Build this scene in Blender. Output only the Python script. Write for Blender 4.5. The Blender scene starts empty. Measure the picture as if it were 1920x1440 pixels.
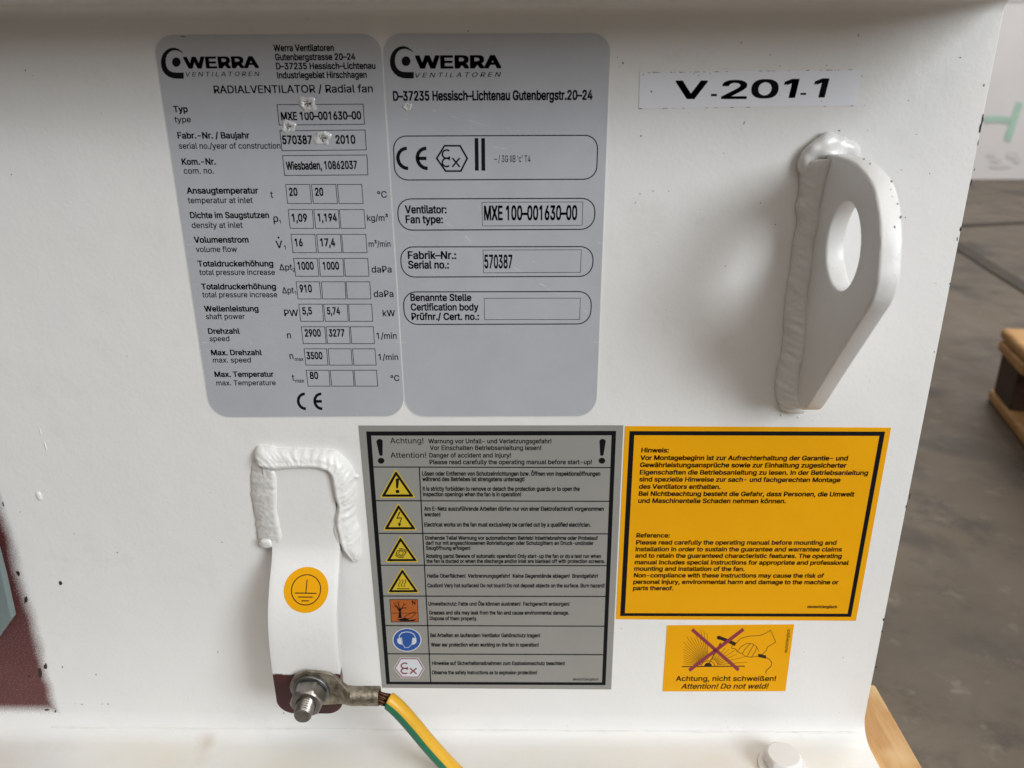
import bpy, bmesh, math, random
from mathutils import Vector, Matrix, noise
from mathutils.geometry import tessellate_polygon

SC = bpy.context.scene
COL = SC.collection
rnd = random.Random(7)

# ------------------------------------------------------------------ camera
D = 0.42            # metres from the eye to the painted web
EYE = Vector((0.0, -D, 0.60))
FPX = 1500.0
PITCH, YAW, ROLL = math.radians(21.2838), math.radians(-0.96469), math.radians(-0.38587)
_F = Vector((math.sin(YAW) * math.cos(PITCH), math.cos(YAW) * math.cos(PITCH), -math.sin(PITCH)))
_R0 = Vector((math.cos(YAW), -math.sin(YAW), 0))
_U0 = _R0.cross(_F)
RT = _R0 * math.cos(ROLL) + _U0 * math.sin(ROLL)
UP = -_R0 * math.sin(ROLL) + _U0 * math.cos(ROLL)
cam = bpy.data.cameras.new('camera')
cam_o = bpy.data.objects.new('camera', cam)
COL.objects.link(cam_o)
cam.sensor_width = 36.0
cam.lens = 36.0 * FPX / 1920.0
cam.clip_start = 0.02
cam.clip_end = 60.0
cam.dof.use_dof = True
cam.dof.focus_distance = 0.455
cam.dof.aperture_fstop = 9.5
m = Matrix((RT, UP, -_F)).transposed().to_4x4()
m.translation = EYE
cam_o.matrix_world = m
SC.camera = cam_o

# ------------------------------------------------------------------ light
world = bpy.data.worlds.new('World')
SC.world = world
world.use_nodes = True
bg = world.node_tree.nodes['Background']
bg.inputs[0].default_value = (1.0, 0.88, 0.74, 1)
bg.inputs[1].default_value = 0.13


def area(name, loc, target, sx, sy, power, color):
    l = bpy.data.lights.new(name, 'AREA')
    l.shape = 'RECTANGLE'
    l.size, l.size_y, l.energy, l.color = sx, sy, power, color
    o = bpy.data.objects.new(name, l)
    o.location = loc
    o.rotation_euler = (Vector(target) - Vector(loc)).to_track_quat('-Z', 'Y').to_euler()
    COL.objects.link(o)
    return o


area('gate_light', (2.9, -2.75, 2.15), (0.1, 0, 0.45), 1.5, 2.2, 158, (0.89, 0.95, 1.0))
area('roof_and_fill_light', (0.6, -2.7, 4.6), (0.1, -0.3, 0.3), 4.0, 4.2, 122, (1.0, 0.965, 0.91))
area('roof_and_fill_light', (3.2, 2.4, 4.4), (3.0, 3.4, 0.4), 4.0, 3.0, 180, (1.0, 0.985, 0.96))  # added fill lamp, no known source: brightens the wall and floor behind
SC.view_settings.view_transform = 'Standard'
SC.view_settings.look = 'None'
SC.view_settings.exposure = 0.0
SC.view_settings.gamma = 1.0
SC.cycles.use_denoising = True
SC.cycles.max_bounces = 8


# ------------------------------------------------------------------ measuring
# A spot of the photograph becomes a real point of the plane it lies in.
def ray(px, py):
    return _F + RT * ((px - 960) / FPX) - UP * ((py - 720) / FPX)


def P(px, py, p=0.0):          # on the vertical plane p metres in front of the web
    r = ray(px, py)
    return EYE + r * ((D - p) / r.y)


def G(px, py, z):              # on a horizontal plane
    r = ray(px, py)
    return EYE + r * ((z - EYE.z) / r.z)


def XP(px, py, x):             # on a plane across the view
    r = ray(px, py)
    return EYE + r * ((x - EYE.x) / r.x)


# ------------------------------------------------------------------ object helpers
def link(name, me, mat=None, parent=None):
    o = bpy.data.objects.new(name, me)
    COL.objects.link(o)
    if mat:
        for mm in (mat if isinstance(mat, (list, tuple)) else [mat]):
            me.materials.append(mm)
    if parent:
        o.parent = parent
        o.matrix_parent_inverse = Matrix.Translation(parent.location).inverted()
    return o


def mesh(name, vs, fs, mat=None, parent=None, smooth=False, mi=None):
    me = bpy.data.meshes.new(name)
    me.from_pydata([tuple(v) for v in vs], [], fs)
    if mi:
        me.polygons.foreach_set('material_index', mi)
    me.update()
    if smooth:
        me.shade_smooth()
    return link(name, me, mat, parent)


def from_bm(name, bm, mat=None, parent=None, smooth=False):
    me = bpy.data.meshes.new(name)
    bmesh.ops.recalc_face_normals(bm, faces=bm.faces)
    bm.to_mesh(me)
    bm.free()
    if smooth:
        me.shade_smooth()
    return link(name, me, mat, parent)


def thing(name, label, cat, loc, group=None):
    o = bpy.data.objects.new(name, None)
    o.location = loc
    o.empty_display_size = 0.02
    o['label'], o['category'] = label, cat
    if group:
        o['group'] = group
    COL.objects.link(o)
    return o


def auto(o, ang=35):
    o.data.shade_smooth()
    o.data.set_sharp_from_angle(angle=math.radians(ang))
    return o


def bevel(o, w, seg=2, ang=30):
    b = o.modifiers.new('bevel', 'BEVEL')
    b.width, b.segments, b.limit_method, b.angle_limit = w, seg, 'ANGLE', math.radians(ang)
    b.harden_normals = False
    return o


def box(bm, lo, hi, mtx=None):
    vs = [Vector((x, y, z)) for x in (lo[0], hi[0]) for y in (lo[1], hi[1]) for z in (lo[2], hi[2])]
    if mtx:
        vs = [mtx @ v for v in vs]
    b = [bm.verts.new(v) for v in vs]
    for f in ((0, 1, 3, 2), (4, 6, 7, 5), (0, 4, 5, 1), (2, 3, 7, 6), (0, 2, 6, 4), (1, 5, 7, 3)):
        bm.faces.new([b[i] for i in f])


# ------------------------------------------------------------------ materials
class NT:
    def __init__(self, name):
        self.m = bpy.data.materials.new(name)
        self.m.use_nodes = True
        self.t = self.m.node_tree
        self.b = self.t.nodes['Principled BSDF']

    def n(self, kind, **kw):
        nd = self.t.nodes.new(kind)
        for k, v in kw.items():
            if k.startswith('i_'):
                nd.inputs[int(k[2:]) if k[2:].isdigit() else k[2:].replace('_', ' ')].default_value = v
            else:
                setattr(nd, k, v)
        return nd

    def l(self, a, b):
        self.t.links.new(a, b)

    def coord(self):
        if not hasattr(self, '_c'):
            self._c = self.n('ShaderNodeTexCoord').outputs['Object']
        return self._c

    def noise(self, scale, detail=3, rough=0.55, vec=None, dist=0.0):
        nd = self.n('ShaderNodeTexNoise')
        nd.inputs['Scale'].default_value = scale
        nd.inputs['Detail'].default_value = detail
        nd.inputs['Roughness'].default_value = rough
        nd.inputs['Distortion'].default_value = dist
        self.l(vec or self.coord(), nd.inputs['Vector'])
        return nd.outputs['Fac']

    def scaled(self, s):
        mp = self.n('ShaderNodeMapping')
        mp.inputs['Scale'].default_value = s
        self.l(self.coord(), mp.inputs['Vector'])
        return mp.outputs[0]

    def ramp(self, fac, lo, hi, a=0.0, b=1.0):
        r = self.n('ShaderNodeMapRange', clamp=True)
        r.inputs['From Min'].default_value = lo
        r.inputs['From Max'].default_value = hi
        r.inputs['To Min'].default_value = a
        r.inputs['To Max'].default_value = b
        self.l(fac, r.inputs['Value'])
        return r.outputs[0]

    def mix(self, fac, a, b):
        mx = self.n('ShaderNodeMix', data_type='RGBA')
        for s, v in ((0, fac), (6, a), (7, b)):
            if isinstance(v, (tuple, list)):
                mx.inputs[s].default_value = (*v[:3], 1)
            elif isinstance(v, (int, float)):
                mx.inputs[s].default_value = v
            else:
                self.l(v, mx.inputs[s])
        return mx.outputs[2]

    def math(self, op, a, b=None):
        mt = self.n('ShaderNodeMath', operation=op)
        for i, v in enumerate((a, b)):
            if v is None:
                continue
            if isinstance(v, (int, float)):
                mt.inputs[i].default_value = v
            else:
                self.l(v, mt.inputs[i])
        return mt.outputs[0]

    def bump(self, h, strength, dist, prev=None):
        bp = self.n('ShaderNodeBump')
        bp.inputs['Strength'].default_value = strength
        bp.inputs['Distance'].default_value = dist
        self.l(h, bp.inputs['Height'])
        if prev:
            self.l(prev, bp.inputs['Normal'])
        self.l(bp.outputs[0], self.b.inputs['Normal'])
        return bp.outputs[0]

    def set(self, col=None, rough=None, metal=None, spec=None, coat=None):
        for k, v in (('Base Color', col), ('Roughness', rough), ('Metallic', metal),
                     ('Specular IOR Level', spec), ('Coat Weight', coat)):
            if v is None:
                continue
            if isinstance(v, (tuple, list)):
                self.b.inputs[k].default_value = (*v[:3], 1)
            elif isinstance(v, (int, float)):
                self.b.inputs[k].default_value = v
            else:
                self.l(v, self.b.inputs[k])
        return self


PAINT = (0.765, 0.754, 0.745)
PRIMER = (0.090, 0.018, 0.018)


def paint_base(name, primer_z=None, web=False, gloss=0.33, peel=0.50):
    n = NT(name)
    c = n.mix(n.ramp(n.noise(9, 4), 0.3, 0.7), PAINT, (0.775, 0.76, 0.735))
    # faint grime
    g = n.ramp(n.noise(24, 7, 0.75), 0.56, 0.80)
    c = n.mix(n.math('MULTIPLY', g, 0.24), c, (0.42, 0.39, 0.34))
    spk = n.ramp(n.noise(900, 2, 0.5), 0.735, 0.78)
    c = n.mix(n.math('MULTIPLY', spk, 0.55), c, (0.22, 0.19, 0.17))
    sep = n.n('ShaderNodeSeparateXYZ')
    n.l(n.coord(), sep.inputs[0])
    if primer_z is not None:          # bare primer below a ragged paint line
        wob = n.math('MULTIPLY', n.math('SUBTRACT', n.noise(160, 4, 0.6), 0.5), 0.005)
        zz = n.math('ADD', sep.outputs[2], wob)
        msk = n.ramp(zz, primer_z - 0.0005, primer_z + 0.0008, 1, 0)
        c2 = n.mix(n.ramp(n.noise(60, 4), 0.35, 0.7), (0.075, 0.013, 0.014), (0.035, 0.014, 0.013))
        c = n.mix(msk, c, c2)
    if web:
        a, b = P(6, 960), P(108, 1330)
        k = (b.x - a.x) / (b.z - a.z)
        edge = n.math('ADD', n.math('MULTIPLY', n.math('SUBTRACT', sep.outputs[2], a.z), k), a.x)
        d = n.math('SUBTRACT', edge, sep.outputs[0])          # > 0 inside the primer patch
        d = n.math('ADD', d, n.math('MULTIPLY', n.math('SUBTRACT', n.noise(28, 3), 0.5), 0.010))
        zb = P(60, 1332).z
        d2 = n.math('SUBTRACT', sep.outputs[2], zb)
        d = n.math('MINIMUM', d, n.math('MULTIPLY', d2, 1.0))
        soft = n.ramp(d, -0.006, 0.006)
        sp = n.noise(1200, 2, 0.6)
        dith = n.math('ADD', soft, n.math('MULTIPLY', n.math('SUBTRACT', sp, 0.5), 0.9))
        msk = n.math('MULTIPLY', n.ramp(dith, 0.28, 0.95), 1.0)
        pc = n.mix(n.ramp(n.noise(22, 3), 0.3, 0.75), PRIMER, (0.12, 0.032, 0.030))
        pc = n.mix(n.ramp(n.noise(70, 3, 0.6, n.scaled((1, 1, .35))), 0.66, 0.70), pc, (0.035, 0.010, 0.012))
        pc = n.mix(n.math('MULTIPLY', n.ramp(n.noise(1500, 2), 0.60, 0.72), .22), pc, (0.5, 0.45, 0.44))
        c = n.mix(msk, c, pc)
        # rusty water stain by the foot of the strap
        sc = P(405, 1385, 0)
        vx = n.math('ABSOLUTE', n.math('SUBTRACT', sep.outputs[0], sc.x))
        vx = n.math('ADD', vx, n.math('MULTIPLY', n.math('SUBTRACT', n.noise(60, 4), 0.5), 0.018))
        st = n.ramp(vx, 0.0, 0.0065, 1, 0)
        zl = n.ramp(sep.outputs[2], P(405, 1366).z + .004, P(405, 1366).z - .002)
        yl = n.ramp(sep.outputs[1], -0.034, -0.014)
        st = n.math('MULTIPLY', n.math('MULTIPLY', st, zl), yl)
        c = n.mix(n.math('MULTIPLY', st, 0.6), c, (0.42, 0.27, 0.14))
        # yellowed paint of the foot flange
        yel = n.math('MULTIPLY', n.ramp(sep.outputs[1], -0.003, -0.02), n.ramp(n.noise(14, 4), 0.35, 0.75))
        c = n.mix(n.math('MULTIPLY', yel, 0.55), c, (0.72, 0.65, 0.49))
    rr = n.ramp(n.noise(120, 3), 0.3, 0.7, gloss - 0.05, gloss + 0.07)
    n.set(c, rr, 0.0, 0.45)
    h = n.math('ADD', n.noise(420, 3, 0.6), n.math('MULTIPLY', n.noise(90, 2), 1.4))
    nb = n.bump(h, peel, 0.00022)
    n.bump(n.noise(16, 2), 0.35, 0.0030, nb)
    return n.m


M_WEB = paint_base('white_paint_web', web=True)
M_PAINT = paint_base('white_paint')
M_STRAP = paint_base('white_paint_strap', primer_z=P(575, 1264, 0.034).z)
M_GLOSS = paint_base('thick_gloss_paint', gloss=0.22, peel=0.25)
n = NT('weld_paint'); n.set((0.75, 0.74, 0.715), 0.30, 0, 0.5)
nb = n.bump(n.noise(300, 3, 0.6), 0.45, 0.0003); n.bump(n.noise(2200, 1), 0.15, 0.0001, nb)
M_WELD = n.m


def plain(name, col, rough=0.4, metal=0.0, spec=0.5, mott=0.06, bump=0.0, bscale=300, var=24):
    n = NT(name)
    dark = tuple(v * (1 - mott * 2) for v in col)
    n.set(n.mix(n.ramp(n.noise(var, 5, 0.65), 0.3, 0.75), col, dark), None, metal, spec)
    n.set(rough=n.ramp(n.noise(60, 4, 0.7), 0.3, 0.7, rough - 0.05, rough + 0.08))
    if bump:
        n.bump(n.noise(bscale, 3), bump, 0.0003)
    return n.m


M_PLATE = plain('silver_film', (0.55, 0.565, 0.605), 0.33, 0.25, 0.5, 0.05, 0.12, 700)
M_PLEDGE = plain('clear_film_edge', (0.72, 0.72, 0.70), 0.3)
M_GREY = plain('grey_film', (0.285, 0.276, 0.252), 0.48, 0.0, 0.4, 0.05, 0.10, 600)
M_YEL = plain('yellow_film', (0.80, 0.365, 0.002), 0.55, 0.0, 0.12, 0.03, 0.10, 600)
M_YEL2 = plain('signal_yellow_print', (0.62, 0.44, 0.02), 0.5, mott=0.03)
M_TAPE = plain('white_tape', (0.80, 0.805, 0.85), 0.33, mott=0.02, bump=0.1)
M_BLACK = plain('black_print', (0.007, 0.007, 0.009), 0.6, spec=0.10, mott=0.1)
M_BROWN = plain('dark_brown_print', (0.020, 0.009, 0.004), 0.5, spec=.25, mott=0.1)
M_RED = plain('dark_red_print', (0.24, 0.018, 0.035), 0.5, mott=0.05)
M_ORANGE = plain('orange_print', (0.42, 0.10, 0.015), 0.5, mott=0.05)
M_BLUE = plain('blue_print', (0.012, 0.075, 0.32), 0.5, mott=0.04)
M_WPRINT = plain('white_print', (0.62, 0.64, 0.67), 0.5, mott=0.03)
M_CHIP = plain('bare_chip', (0.035, 0.020, 0.022), 0.6, mott=0.3, var=400)
M_SCR = plain('pale_scratch', (0.66, 0.67, 0.69), 0.35)
M_GREEN = plain('green_insulation', (0.006, 0.17, 0.085), 0.38, mott=0.08, bump=0.1)
M_INSY = plain('yellow_insulation', (0.74, 0.40, 0.022), 0.36, mott=0.08, bump=0.15, bscale=200)
M_COPPER = plain('dull_copper', (0.13, 0.055, 0.03), 0.42, 0.7, mott=0.2, var=200)
M_STEEL = plain('zinc_steel', (0.34, 0.315, 0.285), 0.40, 0.95, mott=0.15, bump=0.2, bscale=900, var=180)
M_DSTEEL = plain('dark_washer_steel', (0.30, 0.31, 0.32), 0.38, 1.0, mott=0.2, bump=0.2, bscale=900, var=180)
n = NT('tinned_copper')
c = n.mix(n.ramp(n.noise(170, 5, 0.7), 0.42, 0.66), (0.40, 0.36, 0.29), (0.16, 0.13, 0.09))
n.set(c, n.ramp(n.noise(300, 4), .3, .7, .28, .5), 0.92)
n.bump(n.noise(420, 5, 0.7), 0.8, 0.0006)
M_TIN = n.m
M_GALV = plain('grey_green_galvanised', (0.20, 0.25, 0.25), 0.45, 0.2, mott=0.15, bump=0.3)
M_MARKER = plain('pale_green_marker', (0.45, 0.66, 0.54), 0.6, mott=0.1, var=12)

n = NT('wood')
v = n.scaled((1, 0.12, 1))
w = n.ramp(n.noise(110, 5, 0.6, v, 0.6), 0.3, 0.72)
c = n.mix(w, (0.62, 0.37, 0.155), (0.40, 0.20, 0.07))
c = n.mix(n.ramp(n.noise(14, 3), .55, .75), c, (0.66, 0.46, 0.24))
n.set(c, 0.6, 0, 0.3); n.bump(n.noise(140, 4, .6, v), 0.4, 0.0008)
M_WOOD = n.m
n = NT('pressed_chip_block')
n.set(n.mix(n.ramp(n.noise(60, 5, .7), .35, .7), (0.10, 0.055, 0.032), (0.045, 0.026, 0.018)), 0.8)
n.bump(n.noise(120, 4), .6, .002)
M_BLOCK = n.m

n = NT('worn_concrete')
b1 = n.ramp(n.noise(2.2, 6, 0.62, None, 0.4), 0.35, 0.68)
c = n.mix(b1, (0.140, 0.109, 0.077), (0.084, 0.065, 0.046))
c = n.mix(n.ramp(n.noise(9, 6, 0.7), 0.52, 0.70), c, (0.055, 0.045, 0.036))
c = n.mix(n.math('MULTIPLY', n.ramp(n.noise(26, 5, .7), .58, .75), .6), c, (0.26, 0.22, 0.17))
# oil and tyre stains
vo = n.ramp(n.noise(4.5, 3, .5, n.scaled((1, .6, 1)), .5), .58, .68)
c = n.mix(n.math('MULTIPLY', vo, .75), c, (0.038, 0.032, 0.027))
n.set(c, n.ramp(n.noise(12, 4), .3, .7, .42, .65), 0, .4)
n.bump(n.noise(40, 5), .35, .003)
M_FLOOR = n.m
M_JOINT = plain('joint_filler', (0.072, 0.057, 0.042), 0.8, mott=.25, var=6)
n = NT('white_wall_paint')
c = n.mix(n.ramp(n.noise(3, 4), .35, .7), (0.74, 0.715, 0.725), (0.69, 0.67, 0.675))
n.set(c, .6)
M_WALL = n.m


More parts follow.
